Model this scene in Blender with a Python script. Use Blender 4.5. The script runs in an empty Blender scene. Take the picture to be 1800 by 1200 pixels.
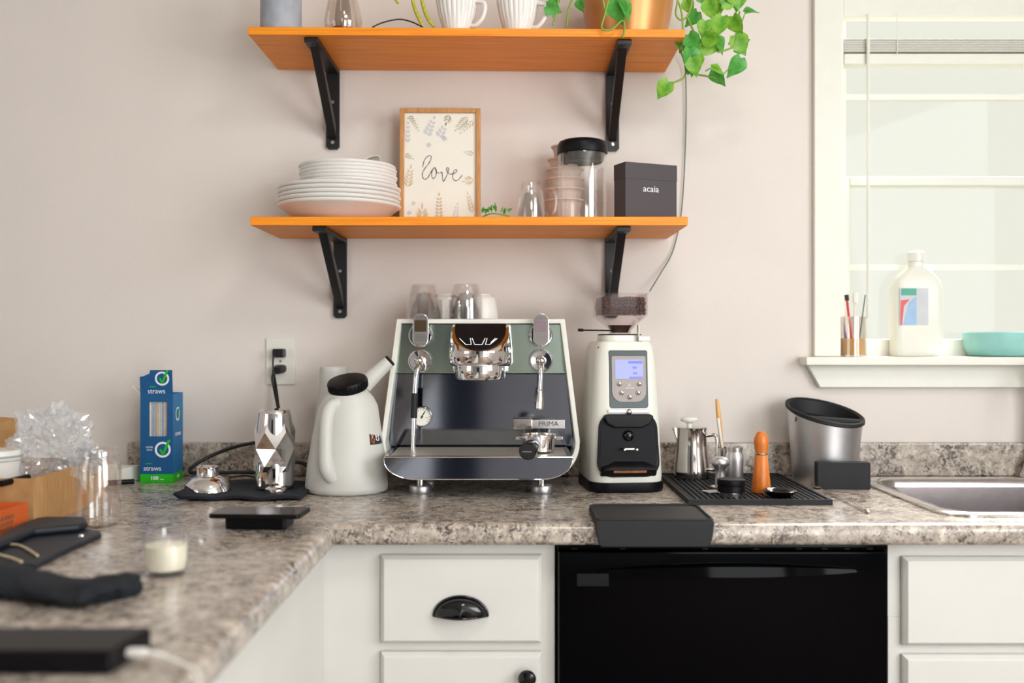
import bpy, bmesh, math, random
from mathutils import Vector, Matrix
R = math.radians; PI = math.pi
sc = bpy.context.scene; C = sc.collection
random.seed(7)

# ------------------------------------------------------------------ camera
CY, CZ, F = -2.45, 1.243, 1750.0
cam = bpy.data.cameras.new('camera'); camo = bpy.data.objects.new('camera', cam); C.objects.link(camo)
camo.location = (0, CY, CZ); camo.rotation_euler = (R(90), 0, 0)
cam.sensor_width = 36; cam.lens = 36 * F / 1800; cam.clip_start = .05
cam.dof.use_dof = True; cam.dof.focus_distance = 2.12; cam.dof.aperture_fstop = 2.0
sc.camera = camo
# ------------------------------------------------------------------ world, light, exposure
w = bpy.data.worlds.new('sky'); sc.world = w; w.use_nodes = True
bg = w.node_tree.nodes['Background']; bg.inputs[0].default_value = (1.0, 1.0, .89, 1); bg.inputs[1].default_value = 1.12
def area(name, loc, target, sx, sy, power, col):
    l = bpy.data.lights.new(name, 'AREA'); l.shape = 'RECTANGLE'; l.size = sx; l.size_y = sy; l.energy = power; l.color = col
    o = bpy.data.objects.new(name, l); C.objects.link(o); o.location = loc
    o.rotation_euler = (Vector(target) - Vector(loc)).to_track_quat('-Z', 'Y').to_euler(); return o
area('added_side_light', (2.16, -2.45, 1.75), (0, -1.9, 1.25), 1.5, 1.3, 74, (.935, .975, 1))  # main light from the right, set in an added, unseen window
area('added_rear_fill', (1.42, -4.47, 1.2), (.9, 0, 1.25), 1.1, 2.15, 70, (.945, .97, 1))  # soft frontal fill, added behind the camera with its glazed opening
area('added_left_fill', (-2.66, -2.3, 1.55), (-.2, -.6, 1.1), 1.2, 1.2, 9, (.95, .975, 1))  # weak fill for left-facing sides, added together with its window
sun = bpy.data.lights.new('sun', 'SUN'); sun.energy = 17.0; sun.angle = R(45); sun.color = (1, .985, .95)
suno = bpy.data.objects.new('sun', sun); C.objects.link(suno); suno.rotation_euler = Vector((-.42, -.52, -.80)).to_track_quat('-Z', 'Y').to_euler()
vs = sc.view_settings; vs.view_transform = 'Standard'; vs.look = 'None'; vs.gamma = 1; vs.use_curve_mapping = False; vs.exposure = -.38

# ------------------------------------------------------------------ helpers
def px(x, y, Y):                     # where the photo pixel (x, y) meets the depth plane Y
    d = Y - CY; return Vector(((x - 900) * d / F, Y, CZ - (y - 600) * d / F))
def link(o, parent=None):
    C.objects.link(o)
    if parent is not None: o.parent = parent
    return o
def thing(name, label, cat, loc=(0, 0, 0), rz=0, group=None):
    o = bpy.data.objects.new(name, None); o.empty_display_size = .02; C.objects.link(o)
    o.location = loc; o.rotation_euler = (0, 0, R(rz)); return tag(o, label, cat, group)
def tag(o, label, cat, group=None):
    o['label'] = label; o['category'] = cat
    if group: o['group'] = group
    return o
def obj(name, vf, mat, parent=None, smooth=None, bevel=0, loc=(0, 0, 0), rot=(0, 0, 0), seg=2, world=False, label=None):
    v, f = vf
    if world and parent is not None: v = [Vector(p) - parent.location for p in v]
    me = bpy.data.meshes.new(name); me.from_pydata([tuple(p) for p in v], [], f); 
    if bevel or True:
        bm = bmesh.new(); bm.from_mesh(me)
        bmesh.ops.recalc_face_normals(bm, faces=bm.faces)
        if bevel:
            ed = [e for e in bm.edges if len(e.link_faces) == 2 and e.calc_face_angle(0) > R(30)]
            bmesh.ops.bevel(bm, geom=ed, offset=bevel, segments=seg, affect='EDGES', profile=.5, clamp_overlap=True)
        bm.to_mesh(me); bm.free()
    if bevel and smooth is None: smooth = 40
    if smooth:
        me.polygons.foreach_set('use_smooth', [True] * len(me.polygons)); me.set_sharp_from_angle(angle=R(smooth))
    me.materials.append(mat)
    o = bpy.data.objects.new(name, me); link(o, parent); o.location = loc; o.rotation_euler = rot
    if bevel: wn = o.modifiers.new('wn', 'WEIGHTED_NORMAL'); wn.keep_sharp = True; wn.weight = 90
    if label: o['label'] = label
    return o
def struct(name, vf, mat, parent=None, **k):
    o = obj(name, vf, mat, parent, **k)
    if parent is None: o['kind'] = 'structure'
    return o
def cat(*a):
    V, Fc = [], []
    for v, f in a:
        n = len(V); V += [Vector(p) for p in v]; Fc += [[i + n for i in q] for q in f]
    return V, Fc
def mv(vf, d): return [Vector(p) + Vector(d) for p in vf[0]], vf[1]
def tf(vf, m): return [m @ Vector(p) for p in vf[0]], vf[1]
def rot(vf, ang, ax): return tf(vf, Matrix.Rotation(R(ang), 4, ax))
def box(x0, x1, y0, y1, z0, z1):
    v = [(x, y, z) for x in (x0, x1) for y in (y0, y1) for z in (z0, z1)]
    return v, [[0, 1, 3, 2], [4, 6, 7, 5], [0, 4, 5, 1], [2, 3, 7, 6], [0, 2, 6, 4], [1, 5, 7, 3]]
def quad(a, b, c, d): return [a, b, c, d], [[0, 1, 2, 3]]
def prism(poly, a, b, ax='z'):       # poly in the plane across ax, extruded from a to b
    def P(u, v, t): return {'z': (u, v, t), 'y': (u, t, v), 'x': (t, u, v)}[ax]
    n = len(poly); V = [P(u, v, a) for u, v in poly] + [P(u, v, b) for u, v in poly]
    return V, [list(range(n))[::-1], list(range(n, 2 * n))] + [[i, (i + 1) % n, n + (i + 1) % n, n + i] for i in range(n)]
def loft(rings, cap=True, close=False):
    n = len(rings[0]); V = [p for r in rings for p in r]; Fc = []
    m = len(rings)
    for j in range(m if close else m - 1):
        a, b = j * n, ((j + 1) % m) * n
        for i in range(n):
            k = (i + 1) % n; Fc.append([a + i, a + k, b + k, b + i])
    if cap and not close: Fc += [list(range(n))[::-1], list(range((m - 1) * n, m * n))]
    return V, Fc
def lathe(prof, n=32, cap=True):     # prof: (radius, z), open or closing on the axis
    return loft([[(max(r, 1e-5) * math.cos(2 * PI * i / n), max(r, 1e-5) * math.sin(2 * PI * i / n), z) for i in range(n)] for r, z in prof], cap)
def shell(prof, n=32):               # closed wall profile turned about z
    return loft([[(max(r, 1e-5) * math.cos(2 * PI * i / n), max(r, 1e-5) * math.sin(2 * PI * i / n), z) for i in range(n)] for r, z in prof], close=True)
def rrect(w_, h_, r, k=5, cx=0, cy=0):
    if not isinstance(r, (list, tuple)): r = [r] * 4
    out = []
    for q, (sx, sy) in enumerate(((1, 1), (-1, 1), (-1, -1), (1, -1))):
        rr = r[q]
        for i in range(k + 1):
            a = q * PI / 2 + i / k * PI / 2
            out.append((cx + sx * (w_ / 2 - rr) + rr * math.cos(a), cy + sy * (h_ / 2 - rr) + rr * math.sin(a)))
    return out
def smoothpath(pts, n=6):
    P = [Vector(p) for p in pts]
    if len(P) < 3: return P
    P = [2 * P[0] - P[1]] + P + [2 * P[-1] - P[-2]]; out = []
    for i in range(1, len(P) - 2):
        for k in range(n):
            t = k / n; a, b, c, d = P[i - 1:i + 3]
            out.append(.5 * ((2 * b) + (c - a) * t + (2 * a - 5 * b + 4 * c - d) * t * t + (3 * b - a - 3 * c + d) * t ** 3))
    out.append(P[-2]); return out
def tube(pts, r, n=10, k=6):
    P = smoothpath(pts, k) if k else [Vector(p) for p in pts]; rings = []; m = len(P)
    t0 = (P[1] - P[0]).normalized(); up = Vector((0, 0, 1)) if abs(t0.z) < .9 else Vector((1, 0, 0))
    u = t0.cross(up).normalized()
    for i in range(m):
        t = (P[min(i + 1, m - 1)] - P[max(i - 1, 0)])
        if t.length < 1e-9: t = t0
        t = t.normalized(); u = (u - t * u.dot(t)).normalized(); v = t.cross(u)
        s = i / (m - 1)
        if callable(r): rr = r(s)
        elif isinstance(r, (list, tuple)):
            q = s * (len(r) - 1); j = min(int(q), len(r) - 2); rr = r[j] + (r[j + 1] - r[j]) * (q - j)
        else: rr = r
        rings.append([P[i] + rr * (math.cos(2 * PI * j / n) * u + math.sin(2 * PI * j / n) * v) for j in range(n)])
    return loft(rings)
def ball(r, n=16, m=10, s=(1, 1, 1)):
    return [(p[0] * s[0], p[1] * s[1], p[2] * s[2]) for p in (lathe([(r * math.sin(PI * j / m), -r * math.cos(PI * j / m)) for j in range(m + 1)], n))[0]], lathe([(r * math.sin(PI * j / m), -r * math.cos(PI * j / m)) for j in range(m + 1)], n)[1]
def along(vf, a, b):                 # turn a shape built on +z to run from a towards b
    a, b = Vector(a), Vector(b); q = (b - a).to_track_quat('Z', 'Y').to_matrix().to_4x4()
    return tf(vf, Matrix.Translation(a) @ q)
def text(s, size, mat, parent, loc, rot_=(R(90), 0, 0), name='lettering', align='CENTER', sx=1, ext=.0002, off=0):
    cu = bpy.data.curves.new('t', 'FONT'); cu.body = s; cu.size = size; cu.extrude = ext; cu.align_x = align; cu.align_y = 'CENTER'; cu.resolution_u = 3; cu.offset = off
    o = bpy.data.objects.new('t', cu); C.objects.link(o)
    me = bpy.data.meshes.new_from_object(o.evaluated_get(bpy.context.evaluated_depsgraph_get()))
    bpy.data.objects.remove(o); bpy.data.curves.remove(cu)
    for v in me.vertices: v.co.x *= sx
    me.materials.clear(); me.materials.append(mat); me.name = name
    t = bpy.data.objects.new(name, me); link(t, parent); t.location = loc; t.rotation_euler = rot_; return t
def copy_tree(o, parent=None):
    c = o.copy(); C.objects.link(c)
    if parent is not None: c.parent = parent
    for ch in list(o.children): copy_tree(ch, c)
    return c

# ------------------------------------------------------------------ materials
def srgb(r, g, b):
    f = lambda c: c / 12.92 if c <= .04045 else ((c + .055) / 1.055) ** 2.4
    return (f(r / 255), f(g / 255), f(b / 255), 1)
def nt(name):
    m = bpy.data.materials.new(name); m.use_nodes = True
    t = m.node_tree; return m, t, t.nodes['Principled BSDF']
def mat(name, col, rough=.5, metal=0, var=.06, scale=30, bump=0, bscale=None, stretch=(1, 1, 1), **k):
    m, t, b = nt(name); c = srgb(*col)
    b.inputs['Roughness'].default_value = rough; b.inputs['Metallic'].default_value = metal
    for kk, vv in k.items(): b.inputs[kk].default_value = vv
    tc = t.nodes.new('ShaderNodeTexCoord'); mp = t.nodes.new('ShaderNodeMapping'); mp.inputs['Scale'].default_value = stretch
    t.links.new(tc.outputs['Object'], mp.inputs[0])
    nz = t.nodes.new('ShaderNodeTexNoise'); nz.inputs['Scale'].default_value = scale; nz.inputs['Detail'].default_value = 4
    t.links.new(mp.outputs[0], nz.inputs['Vector'])
    cr = t.nodes.new('ShaderNodeValToRGB'); t.links.new(nz.outputs['Fac'], cr.inputs[0])
    cr.color_ramp.elements[0].position = .3; cr.color_ramp.elements[1].position = .7
    cr.color_ramp.elements[0].color = tuple(max(0, x * (1 - var)) for x in c[:3]) + (1,)
    cr.color_ramp.elements[1].color = tuple(min(1, x * (1 + var)) for x in c[:3]) + (1,)
    t.links.new(cr.outputs[0], b.inputs['Base Color'])
    if bump:
        n2 = t.nodes.new('ShaderNodeTexNoise'); n2.inputs['Scale'].default_value = bscale or scale; n2.inputs['Detail'].default_value = 3
        t.links.new(mp.outputs[0], n2.inputs['Vector'])
        bp = t.nodes.new('ShaderNodeBump'); bp.inputs['Strength'].default_value = bump; bp.inputs['Distance'].default_value = .002
        t.links.new(n2.outputs['Fac'], bp.inputs['Height']); t.links.new(bp.outputs[0], b.inputs['Normal'])
    return m
def ramp_mat(name, stops, scale, rough, stretch=(1, 1, 1), detail=6, bump=0, distort=0, dcoord='Object', nrough=.6):
    m, t, b = nt(name); b.inputs['Roughness'].default_value = rough
    tc = t.nodes.new('ShaderNodeTexCoord'); mp = t.nodes.new('ShaderNodeMapping'); mp.inputs['Scale'].default_value = stretch
    t.links.new(tc.outputs[dcoord], mp.inputs[0])
    nz = t.nodes.new('ShaderNodeTexNoise'); nz.inputs['Scale'].default_value = scale; nz.inputs['Detail'].default_value = detail; nz.inputs['Distortion'].default_value = distort
    nz.inputs['Roughness'].default_value = nrough
    t.links.new(mp.outputs[0], nz.inputs['Vector'])
    cr = t.nodes.new('ShaderNodeValToRGB'); t.links.new(nz.outputs['Fac'], cr.inputs[0])
    e = cr.color_ramp.elements
    while len(e) < len(stops): e.new(.5)
    for el, (p, c) in zip(e, stops): el.position = p; el.color = srgb(*c)
    t.links.new(cr.outputs[0], b.inputs['Base Color'])
    if bump:
        bp = t.nodes.new('ShaderNodeBump'); bp.inputs['Strength'].default_value = bump; bp.inputs['Distance'].default_value = .001
        t.links.new(nz.outputs['Fac'], bp.inputs['Height']); t.links.new(bp.outputs[0], b.inputs['Normal'])
    return m
def glass_mat(name, tint=(1, 1, 1), ior=1.45, haze=0, rough=.02, strength=1.0):   # thin clear wall: passes light, mirrors at grazing angles
    m, t, b = nt(name); t.nodes.remove(b); out = t.nodes['Material Output']
    tr = t.nodes.new('ShaderNodeBsdfTransparent'); tr.inputs[0].default_value = (*tint, 1)
    gl = t.nodes.new('ShaderNodeBsdfGlossy'); gl.inputs['Roughness'].default_value = rough; gl.inputs['Color'].default_value = (1, 1, 1, 1)
    lw = t.nodes.new('ShaderNodeLayerWeight'); lw.inputs[0].default_value = .5
    pw = t.nodes.new('ShaderNodeMath'); pw.operation = 'POWER'; pw.inputs[1].default_value = 3.0; t.links.new(lw.outputs['Facing'], pw.inputs[0])
    ma = t.nodes.new('ShaderNodeMath'); ma.operation = 'MULTIPLY_ADD'; ma.inputs[1].default_value = .75 * strength; ma.inputs[2].default_value = .055 * ior; t.links.new(pw.outputs[0], ma.inputs[0])
    mx = t.nodes.new('ShaderNodeMixShader'); t.links.new(ma.outputs[0], mx.inputs[0]); t.links.new(tr.outputs[0], mx.inputs[1]); t.links.new(gl.outputs[0], mx.inputs[2])
    if haze:
        df = t.nodes.new('ShaderNodeBsdfDiffuse'); df.inputs[0].default_value = (.9, .92, .95, 1)
        m2 = t.nodes.new('ShaderNodeMixShader'); m2.inputs[0].default_value = haze
        t.links.new(mx.outputs[0], m2.inputs[1]); t.links.new(df.outputs[0], m2.inputs[2]); mx = m2
    t.links.new(mx.outputs[0], out.inputs[0]); return m
def emit_mat(name, col, s):
    m, t, b = nt(name); b.inputs['Base Color'].default_value = srgb(*col); b.inputs['Emission Color'].default_value = srgb(*col); b.inputs['Emission Strength'].default_value = s; b.inputs['Roughness'].default_value = .2
    return m
M = {}
M['wall'] = mat('wall_paint', (223, 214, 208), .75, var=.012, scale=6, bump=.22, bscale=230)
M['ceil'] = mat('ceiling_paint', (232, 228, 220), .85, var=.02)
M['trim'] = mat('trim_white', (228, 227, 217), .45, var=.015)
M['cab'] = mat('cabinet_paint', (210, 208, 203), .5, var=.02, scale=8, bump=.05, bscale=120)
M['floor'] = ramp_mat('floor_wood', [(.3, (112, 98, 86)), (.7, (146, 130, 116))], 6, .85, (1, 12, 1))
# speckled granite-look laminate: beige ground, grey drifts, dark brown flecks
def counter_mat():
    m, t, b = nt('laminate'); b.inputs['Roughness'].default_value = .24; b.inputs['Specular IOR Level'].default_value = .6
    tc = t.nodes.new('ShaderNodeTexCoord')
    def N(scale, det, dist, ro=.65):
        n = t.nodes.new('ShaderNodeTexNoise'); n.inputs['Scale'].default_value = scale; n.inputs['Detail'].default_value = det; n.inputs['Distortion'].default_value = dist; n.inputs['Roughness'].default_value = ro
        t.links.new(tc.outputs['Object'], n.inputs['Vector']); return n.outputs['Fac']
    def Rm(fac, stops):
        c = t.nodes.new('ShaderNodeValToRGB'); t.links.new(fac, c.inputs[0]); e = c.color_ramp.elements
        while len(e) < len(stops): e.new(.5)
        for el, (p, cc) in zip(e, stops): el.position = p; el.color = srgb(*cc) if len(cc) == 3 else (cc[0],) * 3 + (1,)
        return c.outputs[0]
    def Mx(fac, a, b_):
        x = t.nodes.new('ShaderNodeMix'); x.data_type = 'RGBA'; t.links.new(fac, x.inputs[0]); t.links.new(a, x.inputs[6]); t.links.new(b_, x.inputs[7]); return x.outputs[2]
    ground = Rm(N(52, 7, .6), [(.32, (148, 137, 130)), (.5, (182, 170, 158)), (.68, (216, 205, 192))])
    brown = Rm(N(120, 5, .4), [(.3, (40, 34, 34)), (.7, (88, 74, 68))])
    fine = Rm(N(95, 8, .9, .75), [(.47, (0,)), (.53, (1,))]); drift = Rm(N(18, 4, .8), [(.41, (0,)), (.60, (1,))])
    mu = t.nodes.new('ShaderNodeMath'); mu.operation = 'MULTIPLY'; t.links.new(fine, mu.inputs[0]); t.links.new(drift, mu.inputs[1])
    k = t.nodes.new('ShaderNodeMath'); k.operation = 'MULTIPLY'; k.inputs[1].default_value = .95; t.links.new(mu.outputs[0], k.inputs[0])
    c = Mx(k.outputs[0], ground, brown)
    fl = Rm(N(210, 3, .2, .5), [(.62, (0,)), (.67, (.8,))]); dk = Rm(N(9, 1, 0), [(.2, (50, 42, 40)), (.8, (84, 70, 62))])
    c = Mx(fl, c, dk)
    t.links.new(c, b.inputs['Base Color']); return m
M['counter'] = counter_mat()
M['shelfwood'] = ramp_mat('shelf_wood', [(.25, (216, 112, 8)), (.5, (240, 142, 14)), (.75, (248, 160, 28))], 9, .5, (.6, 14, 30), distort=.5)
M['black'] = mat('black_metal', (14, 14, 18), .45, var=.1)
M['blackgloss'] = mat('black_gloss', (8, 8, 11), .12, var=.1)
M['dish'] = mat('dishwasher_black', (3, 3, 5), .07, var=.1, **{'Specular IOR Level': .06})
M['plastic'] = mat('black_plastic', (10, 10, 14), .4, var=.1, **{'Specular IOR Level': .2})
M['rubber'] = mat('black_rubber', (13, 14, 19), .65, var=.12, bump=.1, bscale=300)
M['chrome'] = mat('chrome', (226, 224, 226), .06, 1, var=.02)
M['steel'] = mat('brushed_steel', (196, 192, 190), .3, 1, var=.08, scale=20, stretch=(1, 1, 20))
M['polish'] = mat('polished_steel', (212, 206, 202), .13, 1, var=.04)
M['alu'] = mat('satin_aluminium', (206, 205, 207), .4, 1, var=.04)
M['mirror'] = mat('dark_mirror_steel', (136, 141, 154), .08, 1, var=.04)
M['green'] = mat('grey_green_steel', (176, 192, 180), .2, 1, var=.05, scale=60, stretch=(1, 1, 8))
M['enamel'] = mat('white_enamel', (226, 225, 216), .3, var=.01)
M['ceramic'] = mat('white_ceramic', (226, 223, 219), .35, var=.015)
M['greyblue'] = mat('grey_glaze', (160, 165, 174), .6, var=.22, scale=18)
M['hdpe'] = mat('milky_plastic', (204, 203, 198), .45, var=.03, scale=10, **{'Subsurface Weight': .25, 'Subsurface Radius': (.02, .02, .015)})
M['glass'] = glass_mat('clear_glass', strength=.6)
M['pane'] = glass_mat('window_glass', (.99, .995, .985), .06, strength=.3)
M['acrylic'] = glass_mat('clear_acrylic', (.95, .92, .92), .10, .010, strength=.5)
M['wrap'] = glass_mat('clear_bubble_wrap', (.96, .97, .98), 1.5, .16, .06)
M['milk'] = mat('milk', (240, 234, 214), .35, var=.01)
M['card'] = ramp_mat('cardboard', [(.3, (172, 128, 80)), (.7, (196, 152, 100))], 25, .8, (1, 6, 1))
M['orange'] = mat('orange_board', (206, 92, 34), .6, var=.08)
M['blue'] = mat('blue_board', (4, 82, 136), .5, var=.04)
M['blue2'] = mat('light_blue_board', (8, 114, 174), .5, var=.04)
M['limegreen'] = mat('green_print', (26, 182, 18), .5, var=.03)
M['print'] = mat('white_print', (232, 236, 240), .5, var=.01)
M['navy'] = mat('navy_cloth', (13, 19, 32), .9, var=.2, scale=60, bump=.3, bscale=500)
M['leather'] = mat('black_leather', (18, 25, 36), .55, var=.2, scale=25, bump=.2, bscale=200)
M['glove'] = mat('black_knit', (10, 17, 27), .85, var=.25, scale=14, bump=.4, bscale=350)
M['framewood'] = ramp_mat('frame_wood', [(.3, (168, 112, 60)), (.7, (206, 156, 96))], 20, .4, (10, 1, 1))
M['paper'] = mat('paper', (234, 232, 222), .8, var=.01)
M['ink'] = mat('black_ink', (40, 42, 44), .6, var=.05)
M['sage'] = mat('sage_print', (164, 160, 128), .7, var=.15)
M['haze'] = mat('pale_blue_print', (198, 202, 206), .7, var=.05)
M['tan'] = mat('tan_print', (206, 188, 156), .7, var=.1)
M['deepleaf'] = mat('dark_leaf_print', (96, 104, 92), .7, var=.15)
M['plug'] = mat('plug_black', (14, 14, 18), .4)
M['woodh'] = ramp_mat('orange_wood', [(.3, (190, 96, 28)), (.7, (222, 128, 48))], 30, .35, (3, 3, .4))
M['palewood'] = ramp_mat('pale_wood', [(.3, (212, 156, 96)), (.7, (232, 184, 124))], 30, .5, (3, 3, .4))
M['boxgrey'] = mat('charcoal_card', (66, 58, 62), .6, var=.06, scale=200)
M['copper'] = mat('copper_glaze', (196, 132, 74), .32, .35, var=.14, scale=8)
M['vine'] = mat('vine_green', (126, 158, 56), .5)
M['wire'] = mat('green_wire', (30, 70, 56), .5)
M['bean'] = mat('roasted_bean', (70, 38, 26), .4, var=.55, scale=110)
M['soil'] = mat('dried_flowers', (130, 82, 52), .9, var=.4, scale=80)
M['smoke'] = glass_mat('amber_glass', (.93, .90, .87), 1.5)
M['teal'] = mat('teal_ceramic', (150, 206, 200), .4, var=.03)
M['pinkcup'] = mat('blush_paper', (218, 196, 184), .7, var=.03)
M['yellow'] = mat('yellow_stem', (176, 172, 40), .7, var=.3, scale=200)
M['red'] = mat('red_plastic', (206, 60, 60), .4)
M['violet'] = mat('blue_plastic', (70, 80, 190), .4)
M['tealprint'] = mat('teal_print', (70, 160, 140), .5)
M['bluegrey'] = mat('pale_blue_label', (150, 180, 214), .5, var=.1)
M['amber'] = mat('amber_wax', (222, 178, 112), .4, var=.06)
M['panel'] = mat('warm_grey_panel', (158, 148, 146), .5, .1, var=.03)
M['screen'] = emit_mat('lcd_pale', (132, 140, 196), .25); M['screen2'] = emit_mat('lcd_blue', (80, 86, 190), .3)
M['icon'] = emit_mat('icon_white', (236, 238, 240), .8)
M['door'] = mat('navy_door', (34, 44, 66), .5, var=.05)
def leaf_mat(name, a, b_):
    m, t, b = nt(name); b.inputs['Roughness'].default_value = .4
    tc = t.nodes.new('ShaderNodeTexCoord'); nz = t.nodes.new('ShaderNodeTexNoise'); nz.inputs['Scale'].default_value = 2.2; t.links.new(tc.outputs['Object'], nz.inputs['Vector'])
    cr = t.nodes.new('ShaderNodeValToRGB'); cr.color_ramp.elements[0].position = .35; cr.color_ramp.elements[1].position = .68; cr.color_ramp.elements[0].color = srgb(*a); cr.color_ramp.elements[1].color = srgb(*b_)
    t.links.new(nz.outputs['Fac'], cr.inputs[0]); t.links.new(cr.outputs[0], b.inputs['Base Color'])
    tl = t.nodes.new('ShaderNodeBsdfTranslucent'); t.links.new(cr.outputs[0], tl.inputs[0])
    mx = t.nodes.new('ShaderNodeMixShader'); mx.inputs[0].default_value = .35; t.links.new(b.outputs[0], mx.inputs[1]); t.links.new(tl.outputs[0], mx.inputs[2]); t.links.new(mx.outputs[0], t.nodes['Material Output'].inputs[0])
    return m
M['leaf'] = leaf_mat('pothos_leaf', (78, 160, 40), (150, 200, 70)); M['leaf2'] = leaf_mat('pothos_leaf_dark', (60, 146, 50), (100, 186, 84))
def grille_mat():
    m, t, b = nt('perforated_steel'); b.inputs['Metallic'].default_value = .7; b.inputs['Roughness'].default_value = .4
    tc = t.nodes.new('ShaderNodeTexCoord'); vo = t.nodes.new('ShaderNodeTexVoronoi'); vo.inputs['Scale'].default_value = 210; vo.inputs['Randomness'].default_value = 0
    t.links.new(tc.outputs['Object'], vo.inputs['Vector'])
    cr = t.nodes.new('ShaderNodeValToRGB'); cr.color_ramp.elements[0].position = .26; cr.color_ramp.elements[1].position = .34
    cr.color_ramp.elements[0].color = srgb(26, 24, 24); cr.color_ramp.elements[1].color = srgb(206, 198, 182)
    t.links.new(vo.outputs['Distance'], cr.inputs[0]); t.links.new(cr.outputs[0], b.inputs['Base Color']); return m
M['grille'] = grille_mat()
M['screenblack'] = mat('matte_screen', (14, 13, 16), .55, var=.05, **{'Specular IOR Level': .2})
M['rear'] = mat('slate_paint', (182, 180, 179), .8, var=.03)
M['mirror2'] = mat('smoked_chrome', (58, 62, 62), .28, 1, var=.05)
M['baybk'] = mat('bay_black', (10, 11, 16), .45, var=.1, **{'Specular IOR Level': .15})
M['basin'] = mat('sink_steel', (168, 162, 164), .17, 1, var=.05, scale=30)

# ================================================================== THE ROOM
ZC = .914                                  # counter top
RX0, RX1, RY0, RH = -2.6, 2.1, -4.4, 2.6
WX0, WX1, WZ0, WZ1 = .800, 1.76, 1.188, 2.26   # opening of the window over the sink
def holed(u0, u1, v0, v1, a0, a1, b0, b1, t0, t1, ax):
    def bx(p, q, r, s): return box(p, q, t0, t1, r, s) if ax == 'y' else box(t0, t1, p, q, r, s)
    return cat(bx(u0, a0, v0, v1), bx(a1, u1, v0, v1), bx(a0, a1, v0, b0), bx(a0, a1, b1, v1))
struct('floor', box(RX0, RX1, RY0, 0, -.05, 0), M['floor'])
struct('ceiling', box(RX0, RX1, RY0, 0, RH, RH + .05), M['ceil'])
struct('wall_back', holed(RX0 - .1, RX1 + .12, 0, RH, WX0, WX1, WZ0, WZ1, 0, .13, 'y'), M['wall'])
struct('wall_left', holed(RY0, 0, 0, RH, -2.92, -1.68, .93, 2.17, RX0 - .1, RX0, 'x'), M['wall'])
w4 = struct('added_window_4', holed(-2.92, -1.68, .93, 2.17, -2.87, -1.73, .98, 2.12, RX0 - .08, RX0 - .02, 'x'), M['trim'])  # unseen left opening, added to house the fill light
obj('pane', box(RX0 - .052, RX0 - .048, -2.875, -1.725, .975, 2.125), M['pane'], w4)
struct('wall_right', holed(RY0, 0, 0, RH, -3.2, -1.7, 1.08, 2.4, RX1, RX1 + .12, 'x'), M['wall'])
struct('wall_rear', holed(RX0 - .1, RX1 + .12, 0, RH, .85, 2.0, .06, 2.32, RY0 - .1, RY0, 'y'), M['rear'])
w3 = struct('added_window_3', holed(.85, 2.0, .06, 2.32, .91, 1.94, .12, 2.26, RY0 - .09, RY0 - .03, 'y'), M['trim'])  # unseen glazed rear opening, added for the frontal fill
obj('pane', box(.905, 1.945, RY0 - .062, RY0 - .058, .115, 2.265), M['pane'], w3)
d1 = struct('added_door_1', box(-1.1, -.2, RY0 + .002, RY0 + .04, 0, 2.05), M['door'], bevel=.003)  # unseen door, added so the chrome reflects something dark blue
for x in (-.99, -.6):
    for z0, z1 in ((.2, .95), (1.1, 1.9)): obj('door_panel', box(x, x + .31, RY0 + .04, RY0 + .05, z0, z1), M['door'], d1, bevel=.004)
obj('door_handle', cat(tube([(-.27, RY0 + .04, 1), (-.27, RY0 + .09, 1)], .01, k=0), tube([(-.27, RY0 + .09, 1), (-.38, RY0 + .09, 1)], .009, k=0)), M['steel'], d1, smooth=40)
struct('baseboard_rear', cat(box(RX0, -1.2, RY0, RY0 + .015, 0, .1), box(-.1, .84, RY0, RY0 + .015, 0, .1)), M['trim'])
# unseen side window, added as opening for the main light from the right
w2 = struct('added_window_2', cat(holed(-3.26, -1.64, 1.02, 2.46, -3.19, -1.71, 1.09, 2.39, RX1 - .02, RX1 + .0, 'x'), holed(-3.2, -1.7, 1.08, 2.4, -3.15, -1.75, 1.13, 2.35, RX1 + .05, RX1 + .09, 'x')), M['trim'])

# flush ceiling lamp over the working area
lamp = thing('ceiling_lamp', 'round white flush ceiling lamp above the kitchen floor', 'lamp', (.30, -1.55, RH))
obj('lamp_base', lathe([(.19, -.0005), (.19, -.03), (.18, -.035)], 40), M['trim'], lamp, smooth=40)
obj('lamp_shade', lathe([(.178, -.036), (.172, -.06), (.13, -.085), (.06, -.098), (0, -.1)], 40), emit_mat('lamp_glow', (255, 246, 232), .8), lamp, smooth=60)
ll = bpy.data.lights.new('lamp_light', 'AREA'); ll.shape = 'DISK'; ll.size = .42; ll.energy = 12; ll.color = (1, .97, .92)
lo = bpy.data.objects.new('lamp_light', ll); link(lo, lamp); lo.location = (0, 0, -.11)

# window over the sink
win = struct('window_1', holed(WX0, WX1, WZ0, WZ1, WX0 + .016, WX1 - .016, WZ0 + .016, WZ1 - .016, .0, .13, 'y'), M['trim'])
gy = .085
zr = px(0, 322, gy).z
for nm, (a, b_, y0) in {'lower_sash': (WZ0 + .016, zr + .012, gy - .018), 'upper_sash': (zr - .012, WZ1 - .016, gy + .012)}.items():
    s = obj(nm, holed(WX0 + .016, WX1 - .016, a, b_, WX0 + .05, WX1 - .05, a + (.045 if 'low' in nm else .022), b_ - .022, y0 - .014, y0 + .014, 'y'), M['trim'], win, bevel=.002)
    obj('pane', box(WX0 + .048, WX1 - .048, y0 - .002, y0 + .002, a + .02, b_ - .02), M['pane'], s)
    zm = px(0, 470 if 'low' in nm else 172, y0).z
    obj('glazing_bar', box(WX0 + .05, WX1 - .05, y0 - .009, y0 + .009, zm - .007, zm + .007), M['trim'], s)
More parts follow.
